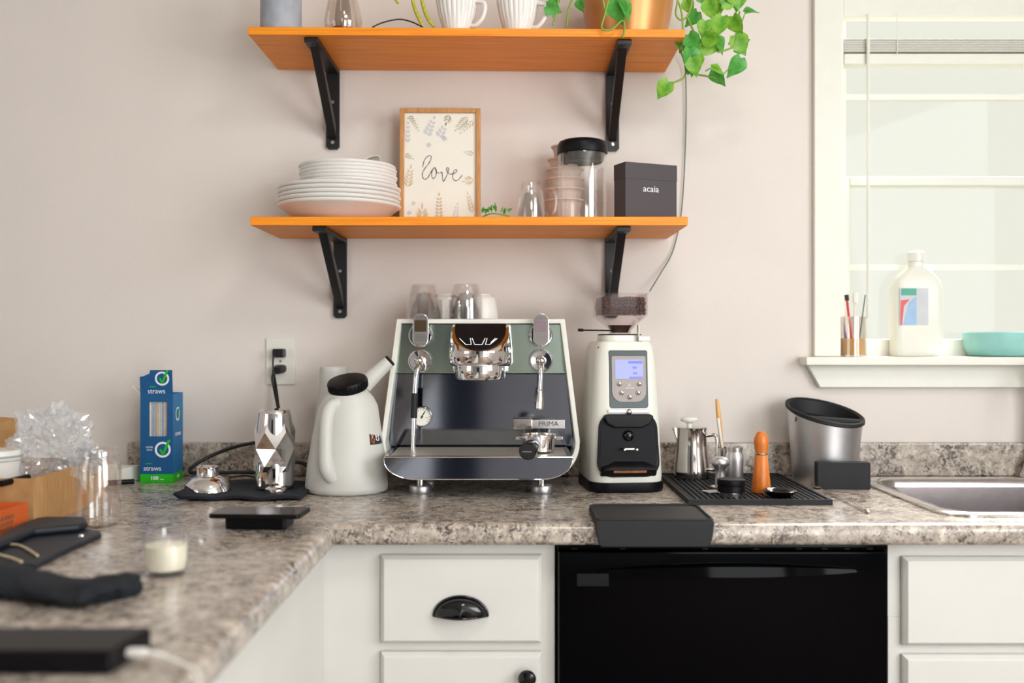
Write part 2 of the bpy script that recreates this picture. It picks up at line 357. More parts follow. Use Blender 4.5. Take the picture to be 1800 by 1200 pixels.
struct('trim_1', cat(box(.739, WX0 + .004, -.018, .0, 1.206, 2.4), box(WX1 - .004, WX1 + .06, -.018, .0, 1.206, 2.4), box(.739, WX1 + .06, -.02, .0, WZ1 - .004, 2.4)), M['trim'], bevel=.003)
struct('trim_2', box(.706, WX1 + .09, -.062, .09, 1.1855, 1.206), M['trim'], bevel=.004)                      # stool
struct('trim_3', prism([(.722, 1.1855), (WX1 + .075, 1.1855), (WX1 + .045, 1.131), (.752, 1.131)], -.022, 0, 'y'), M['trim'], bevel=.002)   # apron
# raised blind
bl = thing('window_blind', 'white slatted blind pulled up in the top of the sink window', 'blind', (1.28, .03, 2.2))
b0, b1 = WX0 + .02, WX1 - .02
obj('headrail', box(b0, b1, .012, .052, px(0, 33, .03).z, px(0, 33, .03).z + .09), M['trim'], bl, bevel=.003, world=True)
for i in range(7):
    z = px(0, 72 + i * 3.4, .03).z
    obj('slat', box(b0, b1, .008, .056, z - .0035, z - .0008), M['trim'], bl, world=True)
obj('bottom_rail', box(b0, b1, .008, .056, px(0, 117, .03).z, px(0, 98, .03).z), M['trim'], bl, bevel=.004, world=True)
for x in (b0 + .13, 1.28, b1 - .13): obj('ladder_cord', tube([(x, .006, px(0, 30, .03).z), (x, .006, px(0, 100, .03).z)], .0012, 6, 0), M['trim'], bl, world=True)
xw = px(1526, 0, .0).x
obj('tilt_wand', tube([(xw, .0, px(0, 25, 0).z), (xw, .0, px(0, 560, 0).z)], .004, 8, 0), M['trim'], bl, world=True, smooth=40)

# ================================================================== CABINETS, COUNTER, SINK, DISHWASHER
YF = -.61                                   # face of the cabinet boxes
def cup_pull(parent, x, y, z):
    rings = []
    for j in range(7):                      # half-dome cup: quarter ellipse open below
        a = j / 6 * PI / 2
        rr = math.cos(a)
        rings.append([(x + .048 * rr * math.cos(PI * i / 14), y - .004 - .026 * math.sin(a) * (1 - .25 * abs(math.cos(PI * i / 14))), z + .034 * rr * math.sin(PI * i / 14) + .002 * math.sin(a)) for i in range(15)])
    V = [p for r in rings for p in r]; Fc = []
    for j in range(6):
        for i in range(14): Fc.append([j * 15 + i, j * 15 + i + 1, (j + 1) * 15 + i + 1, (j + 1) * 15 + i])
    rim = tube([(x + .049 * math.cos(PI * i / 20), y - .003, z + .0355 * math.sin(PI * i / 20)) for i in range(21)], .0028, 8, 0)
    lip = tube([(x - .049 + .098 * i / 16, y - .004 - .0225 * math.sin(PI * i / 16), z + .001) for i in range(17)], .0024, 8, 0)
    o = obj('cup_pull', cat((V, Fc), rim, lip), M['blackgloss'], parent, smooth=60, label='black metal cup pull')
    s = o.modifiers.new('s', 'SOLIDIFY'); s.thickness = .0015
def door_knob(parent, x, y, z):
    obj('knob', tf(lathe([(.007, 0), (.006, .01), (.015, .016), (.0165, .021), (.014, .026), (.004, .028), (0, .028)], 24), Matrix.Translation((x, y, z)) @ Matrix.Rotation(R(90), 4, 'X')), M['blackgloss'], parent, smooth=40, label='round black knob')
def front(parent, name, x0, x1, z0, z1):   # routed slab front
    v = [(x, y, z) for x, z, y in []]
    r = .007
    rings = [[(x0, YF - .001, z0), (x1, YF - .001, z0), (x1, YF - .001, z1), (x0, YF - .001, z1)],
             [(x0, YF - .010, z0), (x1, YF - .010, z0), (x1, YF - .010, z1), (x0, YF - .010, z1)],
             [(x0 + .003, YF - .014, z0 + .003), (x1 - .003, YF - .014, z0 + .003), (x1 - .003, YF - .014, z1 - .003), (x0 + .003, YF - .014, z1 - .003)],
             [(x0 + r, YF - .020, z0 + r), (x1 - r, YF - .020, z0 + r), (x1 - r, YF - .020, z1 - r), (x0 + r, YF - .020, z1 - r)]]
    return obj(name, loft(rings), M['cab'], parent, bevel=.0015)
def carcass(parent, x0, x1, zt=.876): 
    obj('carcass', box(x0, x1, YF, -.02, .1, zt), M['cab'], parent, bevel=.002); obj('toe_kick', box(x0, x1, YF + .07, YF + .085, 0, .1), M['black'], parent)
def X(p): return (p - 900) * 1.82 / F
c1 = thing('base_cabinet', 'white base cabinet with drawer and door beside the dishwasher', 'cabinet')
carcass(c1, -.36, .0795)
dr = front(c1, 'drawer_front', X(668), X(953), .6887, .851); cup_pull(dr, X(810), YF - .0205, .742)
dd = front(c1, 'door', X(668), X(953), .12, .673); door_knob(dd, X(926), YF - .02, .633)
c2 = thing('base_cabinet', 'white sink cabinet to the right of the black dishwasher', 'cabinet')
carcass(c2, .6945, 1.72, .735)
obj('face_frame', box(.6945, 1.72, YF, YF + .02, .735, .876), M['cab'], c2)
for a, b_ in ((X(1590), X(1590) + .44), (X(1590) + .49, X(1590) + .93)):
    front(c2, 'drawer_front', a, b_, px(0, 1137, -.63).z, px(0, 980, -.63).z); front(c2, 'door', a, b_, .12, px(0, 1153, -.63).z)
c3 = thing('peninsula_cabinet', 'white peninsula cabinet under the left counter', 'cabinet')
obj('carcass', box(-1.2, -.347, -2.6, YF - .0006, .1, .876), M['cab'], c3, bevel=.002); obj('toe_kick', box(-1.15, -.42, -2.55, YF, 0, .1), M['black'], c3)
c4 = thing('base_cabinet', 'white corner cabinet carrying the counter by the right wall', 'cabinet')
carcass(c4, 1.725, 2.09)
# counter: flat slabs round the sink opening, then the rolled front edge swept along both runs
SX0, SX1, SY0, SY1 = .835, 1.64, -.555, -.10
ct = thing('countertop', 'speckled beige granite-look laminate countertop with rolled edge', 'countertop', (0, -.3, .876))
T0 = .878
def slab(x0, x1, y0, y1): return box(x0, x1, y0, y1, T0, ZC)
obj('worktop', cat(slab(-1.45, -.338, -2.7, -.635), slab(-1.45, SX0, -.635, -.001), slab(SX0, SX1, -.635, SY0), slab(SX0, SX1, SY1, -.001), slab(SX1, 2.095, -.635, -.001)), M['counter'], ct, world=True)
prof = [(0, ZC)] + [(.004 + .016 * math.sin(a), ZC - .016 + .016 * math.cos(a)) for a in [i / 6 * PI / 2 for i in range(7)]] + [(.020, T0 + .006), (.016, T0 - .002), (.008, T0 - .004), (0, T0 - .004)]
path = [((-.338, -2.7), (1, 0)), ((-.338, -.635), (1, -1)), ((2.095, -.635), (0, -1))]
obj('rolled_edge', loft([[(p[0] + u * n[0], p[1] + u * n[1], z) for u, z in prof] for p, n in path]), M['counter'], ct, smooth=50, world=True)
bs = px(223, 0, -.02).x
obj('backsplash', box(bs, 2.095, -.02, -.001, ZC, px(0, 778, -.02).z), M['counter'], ct, bevel=.005, world=True)
# sink
sk = thing('sink', 'stainless steel drop-in sink basin in the counter', 'sink', (1.23, -.33, ZC))
def rr3(w_, h_, r, z): return [(x, y, z) for x, y in rrect(w_, h_, r, 6)]
cw, ch = .838, .512
obj('rim', loft([rr3(cw, ch, .06, .0004), rr3(cw, ch, .06, .004), rr3(cw - .012, ch - .012, .055, .0075), rr3(cw - .05, ch - .05, .06, .007), rr3(cw - .062, ch - .062, .055, .002)], cap=False), M['polish'], sk, smooth=50)
obj('basin', loft([rr3(cw - .060, ch - .060, .055, .003), rr3(cw - .066, ch - .066, .06, -.004), rr3(cw - .070, ch - .070, .062, -.010), rr3(cw - .071, ch - .071, .062, -.014), rr3(cw - .074, ch - .074, .064, -.128), rr3(cw - .076, ch - .076, .065, -.134), rr3(cw - .10, ch - .10, .07, -.155), rr3(cw - .17, ch - .17, .08, -.165)][::-1], cap=False), M['basin'], sk, smooth=60)
obj('basin_floor', loft([rr3(cw - .17, ch - .17, .08, -.165), rr3(cw - .17, ch - .17, .08, -.168)]), M['steel'], sk)
obj('drain', lathe([(.05, -.165), (.05, -.162), (.035, -.163), (.03, -.164)], 24), M['polish'], sk, smooth=40)
fc = thing('faucet', 'chrome faucet standing behind the sink basin', 'faucet', (1.268, -.050, ZC))
obj('base', lathe([(.042, 0), (.041, .006), (.030, .035), (.02, .06), (.016, .075), (.0, .078)], 24), M['chrome'], fc, smooth=40)
obj('spout', tube([(0, 0, .07), (0, 0, .2), (0, -.05, .27), (0, -.13, .27), (0, -.17, .2)], .012, 12), M['chrome'], fc, smooth=50)
obj('lever', tube([(.02, 0, .05), (.05, -.005, .075), (.09, -.01, .08)], [.008, .006, .009], 10), M['chrome'], fc, smooth=50)
# dishwasher
dw = thing('dishwasher', 'glossy black dishwasher built in below the counter', 'dishwasher')
dx0, dx1, dy = (978 - 900) * 1.815 / F, (1562 - 900) * 1.815 / F, -.635
obj('tub', box(dx0 + .003, dx1 - .003, dy + .03, -.05, .1, .872), M['black'], dw)
obj('control_strip', box(dx0 + .002, dx1 - .001, dy + .004, dy + .03, px(0, 967, dy).z, .873), M['dish'], dw, bevel=.003)
zt = px(0, 969, dy).z
obj('door', box(dx0 + .004, dx1 - .002, dy, dy + .03, .11, zt), M['dish'], dw, bevel=.004)
hz = px(0, 1002, dy).z
for i in range(1):                      # bowed pocket handle: a crescent lip standing off the door
    n = 24; x0, x1 = px(1050, 0, dy).x, px(1530, 0, dy).x; rings = []
    for j in range(n + 1):
        s = j / n; b_ = math.sin(PI * s) ** .8; x = x0 + (x1 - x0) * s
        rings.append([(x, dy + .002, hz + .014 * b_), (x, dy - .002 - .016 * b_, hz + .010 * b_), (x, dy - .003 - .020 * b_, hz - .008 * b_), (x, dy + .002, hz - .010 * b_)])
    obj('handle', loft(rings), M['dish'], dw, smooth=40)
a = px(1014, 1008, dy - .0008); b_ = px(1070, 1030, dy - .0008)
obj('badge', box(a.x, b_.x, dy - .0012, dy + .001, b_.z, a.z), M['plastic'], dw, bevel=.0004)
for p in (1010, 1095, 1240, 1330, 1405, 1450, 1490, 1530):
    q = px(p, 964.5, dy); obj('vent_slot', box(q.x - .005, q.x + .005, dy + .001, dy + .006, q.z - .0008, q.z + .0008), M['plastic'], dw)

# ================================================================== SHELVES AND BRACKETS
ys = -.284
def shelf(label, l, r, lt, rt, th):     # pixel positions of the front edge
    a, b_ = px(l, lt, ys), px(r, rt, ys)
    ang = math.degrees(math.atan2(b_.z - a.z, b_.x - a.x)); t = thing('wall_shelf', label, 'shelf', (a.x, -.142, a.z))
    wdt = b_.x - a.x
    obj('board', rot(box(0, wdt, -.142, .139, -th, 0), -ang, 'Y'), M['shelfwood'], t, bevel=.002)
    return t, a, b_
s1, s1a, s1b = shelf('upper orange-stained wooden shelf carrying the copper plant pot', 435.5, 1204.5, 46.5, 51.5, .0178)
s2, s2a, s2b = shelf('lower orange-stained wooden shelf carrying plates and picture', 439.5, 1209.5, 380.5, 380.5, .0192)
ZU = lambda x: s1a.z + (s1b.z - s1a.z) * (x - s1a.x) / (s1b.x - s1a.x); ZL = s2a.z
def bracket(label, x, zt_, xf=None):
    t = thing('shelf_bracket', label, 'bracket', (x, 0, zt_ - .195), 0, 'black shelf brackets')
    hw = .016; H = .195; D = .272
    obj('wall_arm', cat(box(-hw, hw, -.011, -.0005, .006, H - .0005), prism([(-hw, .006), (-hw + .006, 0), (hw - .006, 0), (hw, .006)], -.011, -.0005, 'y')), M['black'], t)
    obj('shelf_arm', box(-hw, hw, -D, -.002, H - .011, H - .0005), M['black'], t, bevel=.002)
    hb = .010
    obj('brace', prism([(-D + .035, H - .010), (-D + .062, H - .010), (-.010, .052), (-.010, .022)], -hb, hb, 'x'), M['black'], t, bevel=.002)
    for z in (.016, .115): obj('screw', mv(rot(lathe([(.005, 0), (.004, .0025), (0, .003)], 12), 90, 'X'), (0, -.0108, z)), M['steel'], t, smooth=40)
    obj('screw', mv(rot(lathe([(.005, 0), (.004, .0025), (0, .003)], 12), 180, 'X'), (0, -.25, H - .0108)), M['black'], t, smooth=40)
bracket('black bracket under the left end of the upper shelf', -.4395, ZU(-.44) - .0180)
bracket('black bracket under the right end of the upper shelf', .2465, ZU(.2465) - .0180)
bracket('black bracket under the left end of the lower shelf', -.4215, ZL - .0194)
bracket('black bracket under the right end of the lower shelf', .2445, ZL - .0194)

# ================================================================== ESPRESSO MACHINE
em = thing('espresso_machine', 'white and steel single-group espresso machine in the middle of the counter', 'coffee machine', (-.0705, -.19, ZC))
ex = -.0705
ztop, zbot = 1.294, .945
def yfront(z): return -.2 - .047 * (ztop - z) / (ztop - zbot)
def shell_outline(g):                    # g: inset
    wt, wb = .190 - g, .2217 - g; zb = zbot + g; zt_ = ztop - g; pts = []
    pts.append((-wt, zt_)); pts.append((-wb, 1.02))
    for i in range(1, 9): a = i / 8 * PI / 2; pts.append((-wb + .062 * (1 - math.cos(a)), 1.02 - (1.02 - zb) * math.sin(a)))
    return pts + [(-x, z) for x, z in pts[::-1]]
o1, o2 = shell_outline(0), shell_outline(.0105)
rings = [[(ex + x, yfront(z), z) for x, z in o1], [(ex + x, -.045, z) for x, z in o1], [(ex + x, -.045, z) for x, z in o2], [(ex + x, yfront(z), z) for x, z in o2]]
obj('shell', loft(rings, close=True), M['enamel'], em, world=True, bevel=.002)
obj('back_panel', prism([(ex + x, z) for x, z in shell_outline(.0106)], -.075, -.05, 'y'), M['black'], em, world=True)
def halfw(z): return (.190 + (.2217 - .190) * (ztop - z) / (ztop - 1.02)) - .0108 if z > 1.02 else .2105
za, zb_ = 1.004, 1.1695
yp = lambda z: -.172 - .016 * (z - za) / (ztop - za)
def panel(z0, z1, dy_, th):
    v = [];
    for y_ in (0, th):
        for z in (z0, z1):
            for s in (-1, 1): v.append((ex + s * halfw(z), yp(z) + dy_ + y_, z))
    return v, [[0, 1, 3, 2], [4, 6, 7, 5], [0, 2, 6, 4], [1, 5, 7, 3], [0, 4, 5, 1], [2, 3, 7, 6]]
obj('splash_panel', panel(za, zb_ - .001, 0, .01), M['mirror'], em, world=True)
obj('upper_panel', panel(zb_ + .001, ztop - .012, -.006, .016), M['green'], em, world=True, bevel=.0012)
obj('inner_tray_shadow_box', box(ex - .17, ex + .17, -.17, -.08, .96, za - .001), M['black'], em, world=True).name = 'tray_shade_box'  # black box standing in for the shade behind the drip tray
# drip tray
zt_ = 1.0016
def boat(g=0):
    pts = [(-.198 + g, zt_ - g)]
    for i in range(9): a = i / 8 * PI / 2; pts.append((-.198 + g + .066 * (1 - math.cos(a)), zt_ - .006 - g - (.0415 - 2 * g) * math.sin(a)))
    return pts + [(-x, z) for x, z in pts[::-1]]
tr = obj('drip_tray', prism([(ex + x, z) for x, z in boat()], -.370, -.170, 'y'), M['mirror'], em, world=True, bevel=.0012)
rimp = [(ex + x, -.3705, z) for x, z in boat(.0008)]
obj('tray_trim', tube(rimp + [rimp[0]], .0011, 6, 0), M['chrome'], tr, loc=(0, 0, 0), world=False).location = -em.location
obj('drip_grate', box(ex - .186, ex + .186, -.362, -.190, zt_ - .001, zt_ + .0016), M['grille'], em, world=True)
obj('grate_rail', cat(box(ex - .195, ex + .195, -.371, -.362, zt_ - .002, zt_ + .0022), box(ex - .195, ex - .186, -.362, -.19, zt_ - .002, zt_ + .0022), box(ex + .186, ex + .195, -.362, -.19, zt_ - .002, zt_ + .0022)), M['polish'], em, world=True, bevel=.0006)
# group head with slanted touch screen
def stadium(rx, ry, yc, yb, n=28):
    pts = [(ex + rx * math.cos(PI + PI * i / n), yc + ry * math.sin(PI + PI * i / n)) for i in range(n + 1)]
    return pts + [(ex + rx, yb), (ex - rx, yb)]
def sl(y): return 1.2875 + (min(y, -.2) + .2) * .72
def gh(rx, ry, z=None, up=0, yc=-.222):
    return [(x, y, (sl(y) + up) if z is None else z) for x, y in stadium(rx, ry, yc, -.188)]
g = obj('group_head', loft([gh(.067, .070, 1.1885), gh(.0705, .0745, 1.192), gh(.0725, .0775, 1.197), gh(.0715, .0772, 1.222), gh(.0665, .0745, up=-.006), gh(.0635, .072, up=-.0010), gh(.0605, .0695)]), M['chrome'], em, world=True, smooth=35)
gs = obj('touch_screen', loft([[(x, y - .002, sl(y) + u) for x, y in stadium(.0575 - .001 * k, .0665 - .001 * k, -.222, -.208)] for k, u in enumerate((-.001, .0012))]), M['screenblack'], em, world=True)
def scr(p, q):
    z = CZ - (q - 600) / 806
    for _ in range(4): y = -.2 + (z - 1.2875) / .72; z = CZ - (q - 600) * (y - CY) / F
    return Vector(((p - 900) * (y - CY) / F, y - .0022, z + .0016)) 
ic = [[(807.9, 596), (818.7, 606.5), (828.5, 606.5), (826.9, 595.5)], [(830, 595.5), (834.4, 606.5), (847.5, 606.5), (852.9, 595.5)], [(856.2, 595.8), (853.4, 606.5), (861, 606.5), (874, 596)], [(863, 603), (871, 595.5)]]
for q in ic: obj('icon', tube([scr(*p) for p in q], .0008, 6, 0), M['icon'], em, world=True)
def cyl_y(r, y0, y1, n=28, prof=None): return tf(lathe(prof or [(r, 0), (r, y0 - y1)], n), Matrix.Translation((0, y0, 0)) @ Matrix.Rotation(R(90), 4, 'X'))
obj('brew_ring', mv(lathe([(.046, 1.158), (.053, 1.1595), (.0555, 1.165), (.0565, 1.188), (.055, 1.193), (.03, 1.193)], 40), (ex, -.242, 0)), M['chrome'], em, world=True, smooth=35)
obj('group_neck', box(ex - .062, ex + .062, -.24, -.178, 1.172, 1.2), M['chrome'], em, world=True, bevel=.006)
# paddles and wands
for p, lab in ((739, 'left'), (950.5, 'right')):
    c = px(p, 589, -.196)
    obj('paddle_bezel', mv(cyl_y(0, 0, 0, 32, [(.027, -.004), (.0272, .003), (.0252, .005), (.024, .002), (.006, .001), (0, .001)]), (c.x, -.196, c.z)), M['chrome'], em, world=True, smooth=35)
    pc = px(p + .5, 579.5, -.232)
    m4 = Matrix.Translation(pc) @ Matrix.Rotation(R(-7), 4, 'X')
    pd = obj('paddle', tf(prism(rrect(.035, .073, [.017, .017, .0135, .0135], 6), -.005, .006, 'y'), m4), M['chrome'], em, world=True, bevel=.0018)
    obj('paddle_grip', tf(prism(rrect(.027, .026, .002, 3, 0, .008), -.0056, -.003, 'y'), m4), mat('paddle_inlay_' + lab, (70, 56, 34) if lab == 'left' else (130, 112, 120), .4, .4), em, world=True, bevel=.0004)
    obj('paddle_ridges', cat(*[tf(box(-.012, .012, -.0062, -.004, z, z + .0013), m4) for z in (.023, .0262, .0294, -.012, -.0152, -.0184, -.0216, -.0248)]), M['polish'], em, world=True)['kind'] = 'stuff'
    obj('paddle_stem', tube([(c.x, -.19, c.z - .004), (pc.x, -.228, c.z - .002)], .009, 12, 0), M['chrome'], em, world=True, smooth=40)
    c = px(p - (1 if lab == 'left' else -.5), 634, -.196)
    obj('wand_bezel', mv(cyl_y(0, 0, 0, 32, [(.0262, -.004), (.0262, .003), (.0242, .0045), (.023, .002), (.012, .001), (.011, .006), (.006, .008), (0, .008)]), (c.x, -.196, c.z)), M['chrome'], em, world=True, smooth=35)
    obj('ball_joint', mv(ball(.0095), (c.x, -.212, c.z)), M['chrome'], em, world=True, smooth=40)
    if lab == 'left':
        P = [(c.x, -.212, c.z), px(738, 643, -.225), px(732, 656, -.235), px(729, 690, -.24), px(727.5, 740, -.245), px(726, 797, -.25)]
        wd = obj('steam_wand', tube(P, .0054, 12), M['chrome'], em, world=True, smooth=50)
        obj('rubber_grip', tube([px(729.2, 691, -.24), px(728, 715, -.2427), px(727.3, 735, -.2445)], .0075, 14), M['rubber'], em, world=True, smooth=50)
        obj('wand_tip', tube([px(726.1, 794, -.25), px(725.9, 801, -.25)], [.0062, .0062, .004], 12, 0), M['chrome'], em, world=True, smooth=40)
    else:
        P = [(c.x, -.212, c.z), px(951, 646, -.228), px(950, 662, -.234), px(949, 690, -.236)]
        obj('water_spout', tube(P, .0052, 12), M['chrome'], em, world=True, smooth=50)
        obj('spout_nozzle', along(lathe([(.005, 0), (.0068, .003), (.0068, .007), (.0098, .028), (.0104, .042), (.0094, .0445), (.006, .0445)], 10), px(949.5, 684, -.236), px(947, 722, -.238)), M['polish'], em, world=True)
# pressure gauge
c = px(742, 732, -.18)
gg = obj('pressure_gauge', mv(cyl_y(0, 0, 0, 32, [(.0225, -.004), (.0232, .006), (.0218, .0085), (.0203, .0075), (.0203, .004), (0, .004)]), (c.x, -.178, c.z)), M['polish'], em, world=True, smooth=35)
off = Vector((c.x, -.178, c.z)) - em.location
obj('dial', mv(cyl_y(0, 0, 0, 28, [(.0202, .0042), (.0202, .0048), (0, .0048)]), off), M['paper'], gg)
obj('needle', mv(cat(rot(box(-.0011, .0011, -.0056, -.005, -.005, .014), 28, 'Y'), cyl_y(.0026, -.005, -.0062, 12)), off), M['ink'], gg)
obj('dial_ticks', cat(*[mv(rot(box(-.0004, .0004, -.0053, -.0049, .0145, .0185), a, 'Y'), off) for a in range(-130, 131, 20)]), M['ink'], gg)
obj('red_mark', mv(rot(box(-.0006, .0006, -.0053, -.0049, .008, .0135), 100, 'Y'), off), M['red'], gg)
# name bar
a, b_ = px(902, 737, -.186), px(993, 752.5, -.186)
nb = obj('name_bar', box(a.x + .02, b_.x, -.192, -.1815, b_.z, a.z), M['steel'], em, world=True, bevel=.0008)
obj('name_bar_block', box(a.x, px(936, 0, -.186).x, -.197, -.1815, b_.z - .0016, a.z + .0016), M['polish'], em, world=True, bevel=.003)
tc_ = px(964, 745, -.1925); text('PRIMA', .0165, M['ink'], nb, tc_ - em.location, sx=1.0)
# feet
for fx_, fy_ in ((739, -.28), (952, -.28), (740, -.09), (950, -.09)):
    X_ = (fx_ - 900) * 2.17 / F
    ft = obj('foot', mv(lathe([(.0238, 0), (.0246, .002), (.0246, .0145), (.0235, .0165), (.008, .0168)], 28), (X_, fy_, ZC)), M['alu'], em, world=True, smooth=35)
    obj('foot_post', mv(lathe([(.0085, .016), (.0085, .045)], 16), Vector((X_, fy_, ZC)) - em.location), M['polish'], ft, smooth=40)

# portafilter resting on the grate
pf = thing('portafilter', 'chrome portafilter with black handle resting on the drip tray', 'portafilter', (.0585, -.296, zt_ + .0018))
obj('basket_holder', shell([(.0, .0), (.020, 0), (.033, .004), (.0345, .03), (.0375, .031), (.0375, .0375), (.0335, .0375), (.0305, .03), (.029, .008), (0, .006)], 36), M['chrome'], pf, smooth=35)
obj('filter_basket', shell([(.0335, .037), (.036, .0375), (.036, .0395), (.030, .0395), (.0285, .012), (.0, .010), (0, .012), (.027, .014)], 32), M['polish'], pf, smooth=35)
for s in (-1, 1): obj('lug', box(s * .044 - .007, s * .044 + .007, -.007, .007, .028, .034), M['chrome'], pf, bevel=.001)
hd = Vector((-.19, -1, -.10)).normalized()
p0 = Vector((-.008, -.030, .026)); 
obj('handle_neck', along(lathe([(.010, 0), (.0095, .012), (.012, .02), (.0165, .03), (.0168, .036), (.012, .037)], 24), p0, p0 + hd), M['alu'], pf, smooth=40)
p1 = p0 + hd * .035
h_ = obj('handle', along(lathe([(.0135, 0), (.0150, .004), (.0172, .03), (.0186, .058), (.0180, .066), (.0160, .069), (0, .0695)], 28), p1, p1 + hd), M['blackgloss'], pf, smooth=40)
e_ = p1 + hd * .0698
obj('printed_line', tf(cat(*[box(-.0095 + .0027 * i, -.0078 + .0027 * i, -.0004, .0003, -.0010, .0010) for i in range(7)]), Matrix.Translation(e_) @ Matrix.Rotation(R(-10), 4, 'Z') @ Matrix.Rotation(R(-6), 4, 'X')), M['greyblue'], pf)['kind'] = 'stuff'

# cups on top of the machine
def dw_glass(name, label, X_, Y_, Z_, r0, r1, h, faceted=False, group=None):
    t = thing(name, label, 'glass', (X_, Y_, Z_), 0, group); n = 10 if faceted else 32
    obj('outer_wall', shell([(r0, 0), (r0 * 1.0, h * .55), (r0 * .93, h * .66), (r1, h * .97), (r1 * .93, h), (0, h), (0, h - .003), (r1 * .9, h - .003), (r0 * .9, h * .64), (r0 - .0025, h * .53), (r0 - .0025, 0)], n), M['glass'], t, smooth=30)
    obj('inner_wall', shell([(r0 * .93, .001), (r0 * .84, h * .3), (r1 * .55, h * .74), (0, h * .80), (0, h * .78), (r1 * .5, h * .72), (r0 * .79, h * .28), (r0 * .87, .001)], n), M['glass'], t, smooth=30)
    return t
ZT = ztop + .0005
dw_glass('glass_cup', 'faceted clear glass turned upside down above the left paddle', px(746, 0, -.162).x, -.162, ZT, .0415, .031, .080, True)
gc = dw_glass('glass_cup', 'smooth clear glass cup upside down behind the group head', px(819, 0, -.165).x, -.165, ZT, .0385, .030, .080)
obj('handle', tube([(-.036, 0, .048), (-.02, -.034, .05), (-.012, -.045, .03), (-.02, -.036, .012), (-.03, -.02, .01)], .004, 8), M['glass'], gc, smooth=40)
for p_, lab in ((783, 'white ceramic cup upside down between the two clear glasses'), (845, 'white ceramic cup upside down behind the smooth clear glass')):
    wb = thing('ceramic_cup', lab, 'cup', (px(p_, 0, -.09).x, -.090, ZT), 0, 'white cups on the machine')
    obj('cup_wall', lathe([(.0395, 0), (.0415, .002), (.041, .012), (.036, .046), (.032, .054), (.028, .0565), (0, .056)], 40), M['ceramic'], wb, smooth=40)
    obj('foot_ring', shell([(.0235, .056), (.0235, .0595), (.020, .0595), (.0195, .056)], 32), M['ceramic'], wb, smooth=40)

# ================================================================== GRINDER
GX, GY, GR = .2450, -.186, 5
gr = thing('coffee_grinder', 'white electric coffee grinder with bean hopper beside the espresso machine', 'coffee grinder', (GX, GY, ZC), GR)
def gring(w_, d_, r, z, cy=0): return [(x, y + cy, z) for x, y in rrect(w_, d_, r, 5)]
obj('base', loft([gring(.164, .202, .040, 0), gring(.170, .208, .044, .006), gring(.167, .205, .042, .022)]), M['plastic'], gr, smooth=40)
obj('body', loft([gring(.161, .199, .040, .0222), gring(.163, .200, .040, .032), gring(.150, .186, .032, .17, .003), gring(.136, .172, .028, .285, .006), gring(.128, .162, .028, .318, .006), gring(.116, .150, .026, .329, .006)]), M['enamel'], gr, smooth=45)
def gy_(z):                              # y of the front face at height z
    pr = [(0, -.1), (.028, -.1), (.17, -.09), (.285, -.080), (.33, -.074)]
    for (a, ya), (b, yb) in zip(pr, pr[1:]):
        if a <= z <= b: return ya + (yb - ya) * (z - a) / (b - a)
    return -.074
def gface(poly, d0, d1): 
    n = len(poly); V = [(x, gy_(z) - d0, z) for x, z in poly] + [(x, gy_(z) - d1, z) for x, z in poly]
    return V, [list(range(n)), list(range(n, 2 * n))[::-1]] + [[i, (i + 1) % n, n + (i + 1) % n, n + i] for i in range(n)]
# black dosing bay: rounded plate, hollow bowl and fork
bay = [(x * (1 - .10 * (z - .034) / .137), z) for x, z in rrect(.141, .137, [.030, .030, .034, .034], 6, 0, .1025)]
obj('bay_plate', gface(bay, -.004, .0022), M['baybk'], gr, bevel=.0012)
rings = []
for k, (s, dep) in enumerate(((.93, -.0024), (.90, .0005), (.86, .003))): rings.append([(x * s, gy_(z) - .0024 + (.0024 + dep) * .6 - .0004, .1025 + (z - .1025) * s) for x, z in bay])
obj('bay_lip', loft(rings[:2] + [rings[0]], cap=False), M['blackgloss'], gr, smooth=50)
obj('bay_canopy', prism([(-.056, .166), (-.048, .171), (.048, .171), (.056, .166), (.048, .150), (.030, .141), (-.030, .141), (-.048, .150)], -.104, -.085, 'y'), M['plastic'], gr, bevel=.004)
obj('outlet_nose', mv(ball(.012, 16, 8, (1, .8, 1)), (0, -.097, .124)), M['blackgloss'], gr, smooth=50)
obj('fork', cat(box(-.016, .016, -.112, -.09, .094, .0985), box(-.016, -.011, -.125, -.11, .094, .0985), box(.011, .016, -.125, -.11, .094, .0985)), M['polish'], gr, bevel=.001)
obj('catch_tray', loft([[(x, y, z) for x, y, z in ((-.062, -.101, .036), (.062, -.101, .036), (.062, -.092, .036), (-.062, -.092, .036))], [(-.060, -.116, .052), (.060, -.116, .052), (.060, -.090, .060), (-.060, -.090, .060)], [(-.034, -.110, .060), (.034, -.110, .060), (.030, -.092, .074), (-.030, -.092, .074)]]), M['plastic'], gr, bevel=.004)
obj('ground_coffee', box(-.036, .036, -.1175, -.1145, .0455, .0505), M['soil'], gr)
# control panel
pr = rrect(.086, .126, [.004, .004, .006, .006], 4, .003, .2465)
obj('panel_surround', gface(pr, -.003, .0018), M['mirror2'], gr, bevel=.001)
pp = obj('control_panel', gface(rrect(.076, .100, [.004, .004, .022, .022], 5, .003, .2470), .0015, .0046), M['panel'], gr, bevel=.0008)
zs = lambda q: CZ - (q - 600) / 806 - ZC
xs = lambda p: (p - 1101) / 806
lcd = obj('screen', gface([(xs(1079), zs(666)), (xs(1129), zs(666)), (xs(1129), zs(632)), (xs(1079), zs(632))], .004, .0050), M['screen'], gr)
def lc(x0, x1, y0, y1): obj('screen_field', gface([(xs(x0), zs(y1)), (xs(x1), zs(y1)), (xs(x1), zs(y0)), (xs(x0), zs(y0))], .0049, .0053), M['screen2'], lcd)
lc(1103, 1128, 634, 639); lc(1104, 1128, 662, 665.5); lc(1110, 1118, 644, 648); lc(1111, 1118, 654, 658)
